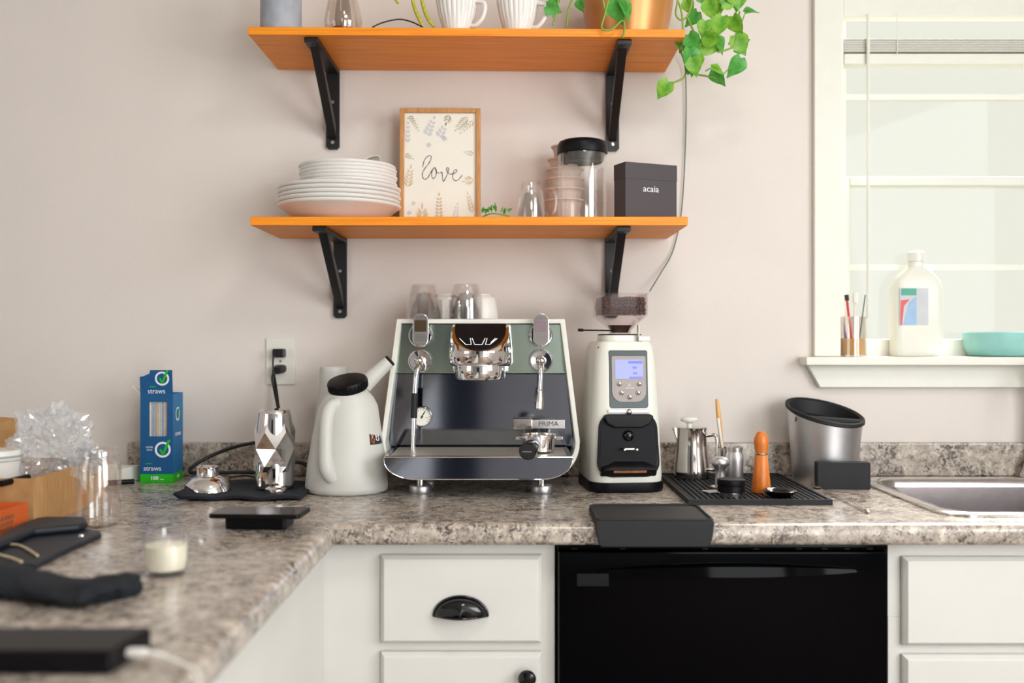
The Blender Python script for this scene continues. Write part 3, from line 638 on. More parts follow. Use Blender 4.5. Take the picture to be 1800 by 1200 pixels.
for p, q in ((1086.5, 674.5), (1122, 674.5), (1090, 690), (1119.5, 690), (1104.5, 697.5)):
    z = zs(q); obj('button', mv(cyl_y(0, 0, 0, 18, [(.0048, 0), (.0048, .0028), (.003, .0042), (0, .0044)]), (xs(p), gy_(z) - .0046, z)), M['polish'], gr, smooth=40)
text('E1', .008, M['print'], gr, (xs(1105), gy_(zs(677)) - .0050, zs(677)))
obj('printed_line', mv(box(-.010, .010, -.0003, .0003, -.0006, .0006), (xs(1105), gy_(zs(682)) - .0048, zs(682))), M['print'], gr)
obj('spout_bar', box(-.044, .050, -.094, -.086, .1735, .1805), M['steel'], gr, bevel=.001)
obj('spout_nut', mv(ball(.006, 12, 8), (.002, -.096, .176)), M['chrome'], gr, smooth=40)
# collar, hopper, levers
obj('collar', loft([gring(.094, .11, .03, .3288, .006), gring(.092, .108, .03, .343, .006)]), M['enamel'], gr, bevel=.0015)
obj('gasket', loft([gring(.090, .104, .03, .3432, .006), gring(.090, .104, .03, .3458, .006)]), M['rubber'], gr)
hp = obj('hopper', loft([gring(.048, .048, .02, .346), gring(.052, .054, .015, .357), gring(.103, .118, .004, .386), gring(.105, .120, .004, .388), gring(.105, .120, .004, .434), gring(.100, .115, .003, .434), gring(.100, .115, .003, .389), gring(.047, .049, .013, .358), gring(.043, .043, .018, .346)], close=True), M['acrylic'], gr, smooth=30, label='clear plastic bean hopper')
obj('hopper_lid', loft([gring(.109, .124, .004, .4342), gring(.109, .124, .004, .4372)]), M['acrylic'], hp, bevel=.001)
obj('slide_gate', cat(tube([(-.02, -.02, .3535), (-.092, -.026, .3545)], .0016, 8, 0), tube([(-.088, -.026, .3544), (-.100, -.0265, .3548)], .0034, 8, 0)), M['plastic'], gr, smooth=40)
obj('adjust_tab', cat(box(.030, .056, -.060, -.044, .3300, .341), box(.030, .033, -.060, -.044, .330, .366)), M['enamel'], gr, bevel=.002)
obj('pin', mv(ball(.0016, 8, 6), (-.061, -.066, .316)), M['black'], gr)
# beans
def bean(r):
    v, f = ball(r, 7, 5, (1, .72, .62)); return v, f
bl_ = [box(-.0425, .0425, -.050, .050, .3895, .421), loft([gring(.034, .036, .008, .349), gring(.040, .042, .008, .358), gring(.048, .052, .006, .366)])]
def add_bean(x, y, z):
    m4 = Matrix.Translation((x, y, z)) @ Matrix.Rotation(random.uniform(0, PI), 4, 'Z') @ Matrix.Rotation(random.uniform(0, PI), 4, 'Y') @ Matrix.Rotation(random.uniform(0, PI), 4, 'X')
    bl_.append(tf(bean(random.uniform(.0054, .0064)), m4))
J = lambda: random.uniform(-.0012, .0012)
for k in range(5):
    z = .3935 + .0072 * k
    for i in range(13): add_bean(-.043 + .0072 * i + J() + .003 * (k % 2), -.0505 + J(), z + J())
    for i in range(14): add_bean(-.0435 + J(), -.047 + .0072 * i + J(), z + J()); add_bean(.0435 + J(), -.047 + .0072 * i + J(), z + J())
for i in range(13):
    for j in range(14): add_bean(-.043 + .0072 * i + J(), -.047 + .0072 * j + J(), .4235 + 2 * J())
cb = obj('coffee_beans', cat(*bl_), M['bean'], None, smooth=60, loc=(GX, GY, ZC), rot=(0, 0, R(GR))); tag(cb, 'roasted coffee beans filling the clear grinder hopper', 'coffee beans'); cb['kind'] = 'stuff'

# ================================================================== BAR MAT AND WHAT STANDS ON IT
bm_ = thing('bar_mat', 'black ribbed rubber bar mat beside the grinder', 'mat', (.4995, -.247, ZC))
mw, md = .290, .405
obj('mat_base', box(-mw / 2, mw / 2, -md / 2, md / 2, 0, .004), M['rubber'], bm_)
obj('mat_rim', cat(box(-mw / 2, mw / 2, -md / 2, -md / 2 + .006, .004, .0115), box(-mw / 2, mw / 2, md / 2 - .006, md / 2, .004, .0115), box(-mw / 2, -mw / 2 + .006, -md / 2 + .006, md / 2 - .006, .004, .0115), box(mw / 2 - .006, mw / 2, -md / 2 + .006, md / 2 - .006, .004, .0115)), M['rubber'], bm_)
nub = []
for i in range(24):
    for j in range(34):
        x = -mw / 2 + .0125 + i * (mw - .025) / 23; y = -md / 2 + .012 + j * (md - .024) / 33
        nub.append(box(x - .0036, x + .0036, y - .0042, y + .0042, .004, .0095))
nb_ = obj('mat_nubs', cat(*nub), M['rubber'], bm_); nb_['kind'] = 'stuff'
ZM = ZC + .0097
# milk pitcher
pt = px(1215, 0, -.115)
mp = thing('milk_pitcher', 'polished steel milk pitcher at the back of the bar mat', 'pitcher', (pt.x, -.118, ZM))
obj('pitcher_body', shell([(0, 0), (.042, 0), (.0435, .004), (.042, .02), (.0365, .072), (.035, .112), (.0375, .118), (.0365, .1185), (.0338, .112), (.0352, .072), (.0405, .02), (.040, .004), (0, .003)], 36), M['polish'], mp, smooth=40)
obj('spout', prism([(-.046, .119), (-.034, .085), (-.034, .119)], -.008, .008, 'y'), M['polish'], mp, bevel=.002)
obj('handle', tube([(.034, -.012, .100), (.052, -.026, .100), (.054, -.028, .06), (.052, -.026, .025), (.038, -.014, .022)], .0042, 10), M['polish'], mp, smooth=50)
obj('lid_knob', mv(lathe([(.006, .119), (.006, .127), (.010, .130), (.0195, .133), (.0215, .137), (.018, .142), (.008, .144), (0, .144)], 24), (-.005, 0, 0)), M['ceramic'], mp, smooth=40, label='pale rounded lid knob')
obj('pitcher_lid', lathe([(.034, .1165), (.0345, .119), (.01, .120), (0, .120)], 28), M['polish'], mp, smooth=40)
# shaker and brush cup
sk2 = thing('cocoa_shaker', 'satin steel shaker jar behind the wooden tool', 'shaker', (px(1291, 0, -.19).x, -.19, ZM))
obj('jar_body', lathe([(.0185, 0), (.0195, .003), (.020, .05), (.0195, .062), (.0165, .068), (.0165, .071)], 28), M['alu'], sk2, smooth=40)
obj('jar_collar', shell([(.0162, .070), (.0182, .071), (.0182, .080), (.016, .080), (.0145, .078), (.0145, .071)], 28), M['steel'], sk2, smooth=35)
bc = thing('brush_cup', 'small steel cup holding a wooden brush behind the shaker', 'cup', (px(1270, 0, -.14).x, -.14, ZM))
obj('cup_wall', shell([(0, 0), (.0165, 0), (.0175, .074), (.0162, .074), (.0153, .002), (0, .002)], 24), M['polish'], bc, smooth=40)
br = thing('wooden_brush', 'orange wooden brush leaning out of the steel cup', 'brush', (px(1270, 0, -.14).x, -.14, ZM + .003))
q0, q1 = Vector((.006, 0, .002)), px(1260, 701, -.14) - br.location
obj('brush_handle', tube([q0, q0.lerp(q1, .55), q0.lerp(q1, .8), q1], [.0042, .0048, .0056, .0056, .0036], 10), M['palewood'], br, smooth=50)
q2 = px(1262, 735, -.145) - br.location
st = thing('steel_stirrer', 'thin pale spatula leaning beside the wooden brush', 'spatula', (px(1270, 0, -.14).x, -.14, ZM + .003))
obj('spatula_blade', tube([(.009, -.004, .002), (0, -.004, .06), q2], [.003, .003, .0035], 8), M['paper'], st, smooth=50)
# tampers
tp = thing('tamper', 'small silver tamper with mushroom knob at the front left of the mat', 'tamper', (px(1266, 0, -.29).x, -.292, ZM))
obj('tamper_base', lathe([(.0245, 0), (.0245, .006), (.012, .008), (.010, .012)], 28), M['polish'], tp, smooth=35)
obj('tamper_handle', lathe([(.0125, .008), (.0115, .02), (.0105, .036), (.013, .047), (.0185, .052), (.0195, .058), (.0185, .064), (.013, .069), (0, .0705)], 28), M['alu'], tp, smooth=40)
ds = thing('coffee_distributor', 'black cylindrical coffee distributor with steel base in front of the tamper', 'distributor', (px(1285.5, 0, -.385).x, -.385, ZM))
obj('steel_base', lathe([(.0255, 0), (.0255, .008), (.021, .0095)], 32), M['polish'], ds, smooth=35)
obj('lower_ring', lathe([(.0285, .009), (.0285, .020), (.0275, .0205), (.0275, .0215)], 36), M['plastic'], ds, smooth=35)
obj('upper_cap', lathe([(.0285, .0216), (.0290, .023), (.0290, .033), (.0275, .0350), (.0255, .0345), (0, .0345)], 36), M['plastic'], ds, smooth=35)
sq = tag(obj('steel_plate', box(-.017, .017, -.017, .017, 0, .003), M['steel'], None, bevel=.001, loc=(px(1252, 0, -.34).x, -.343, ZM + .0002), rot=(0, 0, R(20))), 'small square steel plate lying beside the black distributor', 'plate')
wt_ = thing('needle_stirrer', 'tall orange wooden stirring tool with ring standing on the mat', 'coffee tool', (px(1338, 0, -.335).x, -.335, ZM))
obj('body', lathe([(.0205, 0), (.0208, .003), (.0165, .045), (.0135, .078), (.0125, .0795)], 28), M['woodh'], wt_, smooth=40)
obj('ring', lathe([(.0132, .0794), (.0136, .080), (.0136, .0825), (.0132, .083)], 28), M['polish'], wt_, smooth=35)
obj('head', lathe([(.0125, .083), (.0128, .085), (.0150, .098), (.0158, .108), (.0140, .116), (.0115, .121), (.0105, .124), (.007, .128), (0, .129)], 28), M['woodh'], wt_, smooth=40)
dr_ = tag(obj('dosing_dish', shell([(0, .002), (.018, .0), (.022, .001), (.0325, .011), (.034, .0135), (.0325, .0145), (.027, .0115), (.019, .004), (0, .0045)], 36), M['blackgloss'], None, smooth=40, loc=(px(1372, 0, -.405).x, -.402, ZM)), 'shallow glossy black dosing dish at the front of the mat', 'dish')
# knock box
kb = thing('knock_box', 'silver knock box with slanted black rim near the sink', 'knock box', (px(1449, 0, -.115).x, -.118, ZC))
kz = lambda x, y: .163 - x * .15 + y * .25
def kr(r, z=None, dz=0): return [(r * math.cos(2 * PI * i / 48), r * math.sin(2 * PI * i / 48), (kz(r * math.cos(2 * PI * i / 48), r * math.sin(2 * PI * i / 48)) + dz) if z is None else z) for i in range(48)]
obj('bin', loft([kr(.072, 0), kr(.0735, .003), kr(.076, .05), kr(.0800, .10), kr(.0855, None, -.004), kr(.0840, None, -.004), kr(.078, .10), kr(.073, .02), kr(.07, .006)]), M['alu'], kb, smooth=40)
obj('rim', loft([kr(.0855, None, -.006), kr(.0895, None, -.003), kr(.0895, None, .004), kr(.0865, None, .006), kr(.080, None, .002), kr(.077, None, -.03), kr(.079, None, -.03), kr(.083, None, -.006)], close=True), M['rubber'], kb, smooth=40)
obj('liner', loft([kr(.0765, None, -.028), kr(.070, .03), kr(.06, .022)]), M['rubber'], kb, smooth=40)
obj('knock_bar', tube([(-.078, -.028, kz(-.078, -.028) - .016), (.078, -.028, kz(.078, -.028) - .004)], .0085, 14, 0), M['rubber'], kb, smooth=40)
sp_ = tag(obj('black_block', prism([(x, z) for x, z in rrect(.1165, .0600, .003, 3, 0, .0302)], -.014, .014, 'y'), M['rubber'], None, bevel=.002, loc=(px(1480, 0, -.22).x, -.222, ZC), rot=(0, 0, R(-2))), 'matte black rectangular block standing in front of the knock box', 'block')
# bar spoon
bs0, bs1 = px(1434, 856, -.235), px(1526, 903.5, -.52)
bz = ZC + .004
S0, S1 = Vector((.728, -.270, bz)), Vector((.685, -.555, bz))
S0 = Vector(((1440 - 900) * 2.215 / F, -.235, bz)); S1 = Vector(((1526 - 900) * 1.905 / F, -.545, bz))
bsn = thing('bar_spoon', 'long twisted steel bar spoon lying between mat and sink', 'spoon', S0)
stem = cat(*[tube([(S1 - S0) * (.06 + .90 * i / 60) + Vector((.0013 * math.cos(i * 1.1 + k * PI), 0, .0013 * math.sin(i * 1.1 + k * PI))) for i in range(61)], .0011, 6, 0) for k in (0, 1)])
obj('stem', stem, M['polish'], bsn, smooth=60)
obj('tip', along(lathe([(.002, 0), (.0034, .003), (.0034, .012), (.0022, .015), (0, .0155)], 12), (S1 - S0) * .955, (S1 - S0)), M['polish'], bsn, smooth=40)
obj('bowl', mv(tf(shell([(0, -.003), (.010, -.0015), (.0145, .003), (.0135, .0036), (.009, 0), (0, -.0015)], 20), Matrix.Diagonal((1, 1.35, 1, 1))), (0, .012, .0)), M['polish'], bsn, smooth=50)
# tamping mat hooked over the counter edge
tm = thing('tamping_mat', 'thick black rubber tamping mat hooked over the counter edge', 'mat', (px(1150, 0, -.67).x, -.60, ZC))
y0, y1 = -.079, .090
obj('pad', prism(rrect(.212, y1 - y0, [.02, .02, .006, .006], 5, 0, (y0 + y1) / 2), .0004, .0105), M['rubber'], tm, bevel=.003)
rm = [(x, y) for x, y in rrect(.206, y1 - y0 - .006, [.018, .018, .006, .006], 5, 0, (y0 + y1) / 2)]
rp = [(x, y, .0112) for x, y in rm]
obj('raised_rim', tube(rp + [rp[0]], .0026, 8, 0), M['rubber'], tm, smooth=50)
obj('hook_lip', prism([(-.106, .0105), (.106, .0105), (.1045, -.012), (.099, -.0345), (.094, -.037), (-.094, -.037), (-.099, -.0345), (-.1045, -.012)], y0 - .002, y0 + .018, 'y'), M['rubber'], tm, bevel=.003)

# ================================================================== LEFT OF THE MACHINE
# milky jug
jg = thing('plastic_jug', 'milky white plastic jug with black cap left of the espresso machine', 'jug', (px(610, 0, -.255).x, -.258, ZC))
def jr(rx, ry, z, cx=0, cy=0): return [(cx + rx * math.cos(2 * PI * i / 40), cy + ry * math.sin(2 * PI * i / 40), z) for i in range(40)]
jb = obj('jug_body', loft([jr(.082, .078, 0), jr(.089, .084, .004), jr(.0905, .086, .014), jr(.086, .082, .06), jr(.0765, .074, .12, .001), jr(.0695, .068, .160, .0025), jr(.064, .063, .188, .004), jr(.054, .055, .207, .005, -.004), jr(.043, .044, .219, .006, -.008), jr(.036, .037, .228, .006, -.011)]), M['hdpe'], jg, smooth=50)
m4 = Matrix.Translation((.0065, -.016, .2255)) @ Matrix.Rotation(R(19), 4, 'X') @ Matrix.Rotation(R(-6), 4, 'Y')
cp = obj('cap', tf(lathe([(.042, 0), (.0432, .002), (.0432, .019), (.0415, .0215), (.037, .0225), (0, .0215)], 40), m4), M['plastic'], jg, smooth=40)
obj('cap_ribs', cat(*[tf(box(.0428, .0442, -.0011, .0011, .003, .018), m4 @ Matrix.Rotation(2 * PI * i / 30, 4, 'Z')) for i in range(30)]), M['plastic'], cp)['kind'] = 'stuff'
obj('handle', tube([(-.008, -.046, .196), (-.022, -.060, .190), (-.030, -.073, .165), (-.031, -.083, .10), (-.028, -.084, .058), (-.018, -.074, .036)], [.014, .0145, .0145, .0145, .016, .014], 14), M['hdpe'], jg, smooth=60)
sp0, sp1 = px(640, 676, -.245) - jg.location, px(684, 635, -.24) - jg.location
obj('pouring_spout', tube([sp0, sp0.lerp(sp1, .5), sp1], [.020, .0165, .0140], 18), M['hdpe'], jg, smooth=60)
obj('spout_cap', along(lathe([(.0138, -.001), (.0138, .004), (.010, .006), (0, .006)], 18), sp1, sp1 + (sp1 - sp0)), M['plastic'], jg, smooth=40)
lq = px(662, 772, -.30); th_ = 50
def jugpt(u, z):                         # point on the jug wall, u along the girth in metres
    a = R(-42) + u / .078; rx = .0765 + (.086 - .0765) * (.12 - (z - ZC)) / .06
    return Vector((rx * 1.012 * math.cos(a), rx * .975 * math.sin(a), z - ZC))
za_, zb2 = px(0, 782, -.31).z, px(0, 762, -.31).z
lb = obj('brand_label', ([jugpt(u, z) for z in (za_, zb2) for u in [k * .006 for k in range(9)]], [[k, k + 1, 10 + k, 9 + k] for k in range(8)]), M['ink'], jg, label='black brand sticker with orange diamond')
zc_ = (za_ + zb2) / 2
def lp(u, v, o=.0006): p = jugpt(u, zc_ + v); d = Vector((p.x, p.y, 0)).normalized(); return p + d * o
for a, b2 in (((.0095, .010), (.003, 0)), ((.003, 0), (.0095, -.010)), ((.0095, -.010), (.014, -.001)), ((.014, -.001), (.009, .001)), ((.0095, .010), (.0125, .006))):
    obj('diamond_stroke', tube([lp(*a), lp(*b2)], .0009, 6, 0), M['orange'], lb)
text('G', .016, M['print'], lb, lp(.024, 0, .0012), (R(90), 0, R(-52 + 90 + 17)))
wb2 = thing('white_bottle', 'tall white plastic bottle standing behind the milky jug', 'bottle', (px(587, 0, -.125).x, -.125, ZC))
obj('bottle_body', lathe([(.052, 0), (.054, .004), (.050, .08), (.043, .16), (.0335, .23), (.0325, .268), (.030, .2705)], 36), M['hdpe'], wb2, smooth=40)
obj('bottle_top', lathe([(.030, .2706), (.027, .2685), (0, .2685)], 32), M['enamel'], wb2, smooth=40)
# outlet with two plugs
pl = px(493.5, 634.5, -.004)
ou = thing('wall_outlet', 'white wall outlet plate with two black plugs in it', 'outlet', (pl.x, 0, pl.z))
obj('cover_plate', prism(rrect(.0705, .1145, .004, 3), -.006, -.0003, 'y'), M['enamel'], ou, bevel=.0015)
for z in (.0205, -.0205): obj('socket_face', prism(rrect(.034, .029, .012, 4, 0, z), -.0072, -.005, 'y'), M['enamel'], ou, bevel=.0005)
obj('screw', mv(cyl_y(.003, 0, -.0012, 12), (0, -.006, 0)), M['steel'], ou)
p1_ = thing('power_plug', 'black square plug in the upper socket of the wall outlet', 'plug', (pl.x, -.0075, pl.z + .0205))
obj('plug_body', box(-.0135, .0145, -.030, -.0003, -.011, .010), M['plug'], p1_, bevel=.003)
p2_ = thing('power_plug', 'black rounded plug in the lower socket of the wall outlet', 'plug', (pl.x, -.0075, pl.z - .0205))
obj('plug_body', loft([[(x, -.0003, z) for x, z in rrect(.030, .020, .008, 4, 0, .002)], [(x, -.015, z) for x, z in rrect(.028, .020, .008, 4, -.001, 0)], [(x, -.030, z) for x, z in rrect(.020, .016, .006, 4, -.003, -.002)]]), M['plug'], p2_, smooth=40)
cz = ZC + .005
obj('cord', tube([Vector((-.010, -.028, -.004)), Vector((-.010, -.034, -.030)), px(484, 668, -.045) - p1_.location, px(489, 705, -.08) - p1_.location, px(489.5, 740, -.10) - p1_.location, Vector((px(493, 0, -.1).x, -.12, cz + .05)) - p1_.location, Vector((px(470, 0, -.1).x, -.10, cz)) - p1_.location, Vector((px(425, 0, -.1).x, -.06, cz + .002)) - p1_.location, Vector((px(395, 0, -.1).x, -.07, cz - .002)) - p1_.location], .0022, 8), M['plug'], p1_, smooth=60)
obj('cord', tube([Vector((-.008, -.026, -.004)), Vector((-.010, -.036, -.02)), px(482, 680, -.05) - p2_.location, px(488, 710, -.075) - p2_.location, px(495, 745, -.10) - p2_.location, Vector((px(500, 0, -.11).x, -.11, cz + .06)) - p2_.location, px(470, 778, -.07) - p2_.location, px(430, 781, -.05) - p2_.location, px(385, 795, -.05) - p2_.location, px(345, 815, -.07) - p2_.location, px(334, 829, -.09) - p2_.location, px(350, 831, -.10) - p2_.location, px(410, 830, -.09) - p2_.location, px(470, 828, -.07) - p2_.location, px(520, 812, -.045) - p2_.location, px(548, 822, -.04) - p2_.location], .0044, 10), M['plug'], p2_, smooth=60)
# straw carton
W_, D_, H_ = .0755, .075, .207
sx_ = px(303, 0, -.13).x
sb = thing('straw_carton', 'blue and green carton of paper straws standing against the backsplash', 'carton', (sx_ - W_ / 2, -.092, ZC), 1)
hw = W_ / 2; fy = -D_ / 2; zg = .020
wx0, wx1, wz0, wz1 = -.0175, .0245, .108, .188
obj('front_wall', cat(box(-hw, wx0, fy, fy + .001, zg, H_), box(wx1, hw, fy, fy + .001, zg, H_), box(wx0, wx1, fy, fy + .001, zg, wz0), box(wx0, wx1, fy, fy + .001, wz1, H_)), M['blue'], sb)
obj('side_wall', box(hw - .001, hw, fy + .001, -fy, zg, H_), M['blue2'], sb); obj('side_wall', box(-hw, -hw + .001, fy + .001, -fy, zg, H_), M['blue'], sb)
obj('back_wall', box(-hw + .001, hw - .001, -fy - .001, -fy, zg, H_), M['blue'], sb)
obj('green_band', cat(box(-hw - .0001, hw + .0001, fy - .0001, -fy, .0005, zg)), M['limegreen'], sb)
fl = prism([(-hw, 0), (hw, 0), (hw, .056), (-.013, .056), (-.015, .048), (-.028, .042), (-hw, .040)], -.0005, .0005, 'y')
obj('lid_flap', tf(fl, Matrix.Translation((0, fy + .0008, H_)) @ Matrix.Rotation(R(6), 4, 'X')), M['blue'], sb)
obj('dust_flap', quad((-hw, fy + .004, H_), (-hw, fy + .03, H_), (-hw - .022, fy + .03, H_ + .018), (-hw - .022, fy + .004, H_ + .018)), M['paper'], sb)
pnw = obj('carton_window', box(wx0 - .003, wx1 + .003, fy + .0012, fy + .0016, wz0 - .003, wz1 + .003), M['glass'], sb)
def ring_mark(par, c, r, ax='y', mm=Matrix()):
    n = 28; V = [];
    for k in range(n):
        a = 2 * PI * k / n
        for rr in (r, r * .74): V.append((rr * math.cos(a), rr * math.sin(a)))
    Fc = [[2 * k, 2 * k + 1, (2 * k + 3) % (2 * n), (2 * k + 2) % (2 * n)] for k in range(n)]
    tk = [(-.45, .10), (-.18, .05), (.02, -.28), (.62, 1.18), (1.02, 1.28), (.18, -.62), (-.12, -.66)]
    f3 = lambda x, y, e: (c[0] + x, c[1] - e, c[2] + y) if ax == 'y' else (c[0] + e, c[1] + x * .9, c[2] + y)
    obj('ring_mark', tf(([f3(x, y, .0003) for x, y in V], Fc), mm), M['print'], par); obj('tick_mark', tf(([f3(x * r, y * r, .0006) for x, y in tk], [list(range(7))]), mm), M['limegreen'], par)
ring_mark(sb, (.0145, fy, .077), .0185); ring_mark(sb, (hw, -.002, .158), .0165, ax='x')
ffm = Matrix.Translation((0, fy + .0008, H_)) @ Matrix.Rotation(R(6), 4, 'X')
ring_mark(sb, (.014, -.0006, .036), .0165, mm=ffm)
text('straws', .0165, M['print'], sb, (-.0095, fy - .0003, .033), sx=.95); obj('printed_line', box(-.0255, -.0105, fy - .0003, fy, .0436, .0456), M['limegreen'], sb)
text('straws', .0165, M['print'], sb, ffm @ Vector((.0, -.0007, .006)), (R(96), 0, 0), sx=.95); obj('printed_line', tf(box(-.0155, -.0015, -.0008, -.0005, .0158, .0178), ffm), M['limegreen'], sb)
text('simply\ndone', .0065, M['print'], sb, (-.0165, fy - .0003, .080)); text('100', .0115, M['print'], sb, (-.005, fy - .0005, .0105), sx=1.1, off=.0004); obj('printed_line', box(.0085, .0170, fy - .0006, fy, .0072, .0084), M['print'], sb)
text('straws', .0165, M['print'], sb, (hw + .0004, 0, .112), (R(90), 0, R(90)), sx=.95); text('100', .010, M['print'], sb, (hw + .0005, 0, .0105), (R(90), 0, R(90)))
stc = [M['paper'], M['bluegrey'], M['tan'], M['haze'], M['pinkcup']]
for i in range(11):
    s = tag(obj('paper_straw', mv(tube([(0, 0, 0), (0, 0, .185)], .0023, 8, 0), (sx_ - W_ / 2 + wx0 + .0025 + i * .0042 - .001, -.092 + fy + .006 + .002 * (i % 2), ZC + .004)), stc[(i * 3) % 5]), ['off-white', 'beige', 'pale blue', 'blush', 'light grey'][[0, 2, 1, 4, 3].index((i * 3) % 5)] + ' paper straw, ' + ['first', 'second', 'third', 'fourth', 'fifth', 'sixth', 'seventh', 'eighth', 'ninth', 'tenth', 'eleventh'][i] + ' from the left in the carton window', 'straw', 'straws in the blue carton')
# navy cloth with chrome pieces
def clothgrid(x0, x1, y0, y1, nx, ny, fz, edge):
    V = []; Fc = []
    for j in range(ny + 1):
        for i in range(nx + 1):
            u, v = i / nx, j / ny; dx, dy_ = edge(u, v); V.append((x0 + (x1 - x0) * u + dx, y0 + (y1 - y0) * v + dy_, fz(u, v)))
    for j in range(ny):
        for i in range(nx): a = j * (nx + 1) + i; Fc.append([a, a + 1, a + nx + 2, a + nx + 1])
    n = len(V); 
    return V, Fc
def cloth(name, label, catg, x0, x1, y0, y1, fz, edge, m, th, nx=36, ny=26):
    o = obj(name, clothgrid(x0, x1, y0, y1, nx, ny, fz, edge), m, None, smooth=70); s = o.modifiers.new('t', 'SOLIDIFY'); s.thickness = th; s.offset = 1; return tag(o, label, catg)
cloth('navy_towel', 'dark navy cloth laid flat under the chrome funnel and shaker', 'cloth', -.700, -.438, -.400, -.150, lambda u, v: ZC + .0008 + .004 * abs(math.sin(9 * u + 5 * v)) * (1 if v < .25 or v > .8 or u < .12 or u > .9 else .0) + (.012 * (1 - u / .06) if u < .06 and v < .6 else 0), lambda u, v: (.008 * math.sin(11 * v) * (1 - u), .006 * math.sin(13 * u + 2)), M['navy'], .006)
ZN = ZC + .0072
fn = thing('chrome_funnel', 'chrome dome-shaped shaker top upside on the navy cloth', 'shaker top', (px(367.5, 0, -.29).x, -.300, ZN))
obj('dome', shell([(.046, 0), (.0495, .001), (.049, .004), (.044, .018), (.034, .028), (.0235, .033), (.0225, .036), (.0215, .036), (.0220, .032), (.033, .026), (.043, .016), (.0465, .003)], 36), M['chrome'], fn, smooth=40)
obj('neck', shell([(.0225, .0345), (.0238, .0365), (.0225, .040), (.0228, .0515), (.0215, .053), (.019, .053), (.0195, .036)], 32), M['chrome'], fn, smooth=35)
obj('strainer', lathe([(.0195, .050), (.012, .0515), (.006, .0545), (0, .0555)], 20), M['polish'], fn, smooth=40)
sh = thing('faceted_shaker', 'chrome cocktail shaker with diamond facets on the navy cloth', 'shaker', (px(483.5, 0, -.265).x, -.268, ZN))
n = 6
def fr(r, z, o): return [(r * math.cos(2 * PI * (i + o) / n - .25), r * math.sin(2 * PI * (i + o) / n - .25), z) for i in range(n)]
rs = [fr(.033, .004, 0), fr(.039, .010, 0), fr(.0400, .022, 0), fr(.0465, .052, .5), fr(.0470, .090, 0), fr(.0445, .126, .5), fr(.0325, .160, .5), fr(.0290, .1640, .5)]
V = [p for r in rs for p in r]; Fc = [list(range(n))[::-1], [(len(rs) - 1) * n + i for i in range(n)]]
for j, tri in enumerate((0, 0, 1, 2, 1, 0, 0)):
    for i in range(n):
        a, b2, c_, d_ = j * n + i, j * n + (i + 1) % n, (j + 1) * n + i, (j + 1) * n + (i + 1) % n
        if tri == 0: Fc.append([a, b2, d_, c_])
        elif tri == 1: Fc += [[a, b2, c_], [b2, d_, c_]]
        else: pz = (j + 1) * n + (i + 1) % n; Fc += [[a, b2, pz], [a, pz, c_]]
obj('tumbler', (V, Fc), M['chrome'], sh)
obj('tumbler_neck', lathe([(.0405, .100), (.0400, .126), (.0355, .164), (.0335, .1715), (.0315, .1735), (0, .1735)], 32), M['chrome'], sh, smooth=40)
obj('tumbler_foot', lathe([(.038, 0), (.0425, .004), (.0425, .03), (.0415, .06)], 32), M['chrome'], sh, smooth=40)
cpx = px(487, 0, -.34)
tag(obj('shaker_cap', lathe([(.0205, 0), (.0225, .002), (.0225, .012), (.020, .0145), (.010, .0165), (0, .017)], 28), M['chrome'], None, smooth=40, loc=(cpx.x, -.350, ZN)), 'small chrome cap in front of the faceted shaker', 'cap')
# phone lying across a small black box
ph = px(452, 0, -.70)
pb = tag(obj('black_case', prism(rrect(.108, .060, .006, 4), .0004, .0225), M['plastic'], None, bevel=.003, loc=(ph.x, -.680, ZC), rot=(0, 0, R(-3))), 'small glossy black case under the flat black slab', 'case')
sl_ = thing('phone', 'thin black phone lying across the small black case', 'phone', (px(456, 0, -.70).x, -.692, ZC + .0229), -3)
obj('phone_body', prism(rrect(.160, .082, .007, 4), 0, .0075), M['plastic'], sl_, bevel=.0015)
obj('phone_screen', prism(rrect(.154, .077, .005, 4), .0076, .0080), M['blackgloss'], sl_)

# ------------------------------------------------------------------ far left pile
def open_box(name, label, x0, x1, y0, y1, h, m, th=.004, rz=0):
    cx_, cy_ = (x0 + x1) / 2, (y0 + y1) / 2; t = thing(name, label, 'box', (cx_, cy_, ZC), rz); a, b2 = (x1 - x0) / 2, (y1 - y0) / 2
    obj('bottom', box(-a, a, -b2, b2, .0005, .004), m, t); obj('front_wall', box(-a, a, -b2, -b2 + th, .004, h), m, t); obj('back_wall', box(-a, a, b2 - th, b2, .004, h), m, t)
    obj('side_wall', box(-a, -a + th, -b2 + th, b2 - th, .004, h), m, t); obj('side_wall', box(a - th, a, -b2 + th, b2 - th, .004, h), m, t); return t, a, b2
cbx, ca, cb_ = open_box('cardboard_box', 'open brown cardboard box stuffed with bubble wrap', -1.18, -.842, -.70, -.385, .088, M['card'])
obj('flap', quad((-ca, cb_, .088), (-.01, cb_, .088), (-.03, cb_ + .03, .168), (-ca, cb_ + .03, .178)), M['card'], cbx)
obx, oa, ob_ = open_box('orange_box', 'low orange printed box in front of the cardboard box', -1.12, -.845, -.97, -.712, .049, M['orange'])
obj('printed_mark', cat(*[box(oa, oa + .0004, .010 + .011 * i + .003 * j, .018 + .011 * i + .003 * j, .012 + .0095 * j, .0185 + .0095 * j) for i in range(6) for j in range(3)]), M['soil'], obx)['kind'] = 'stuff'
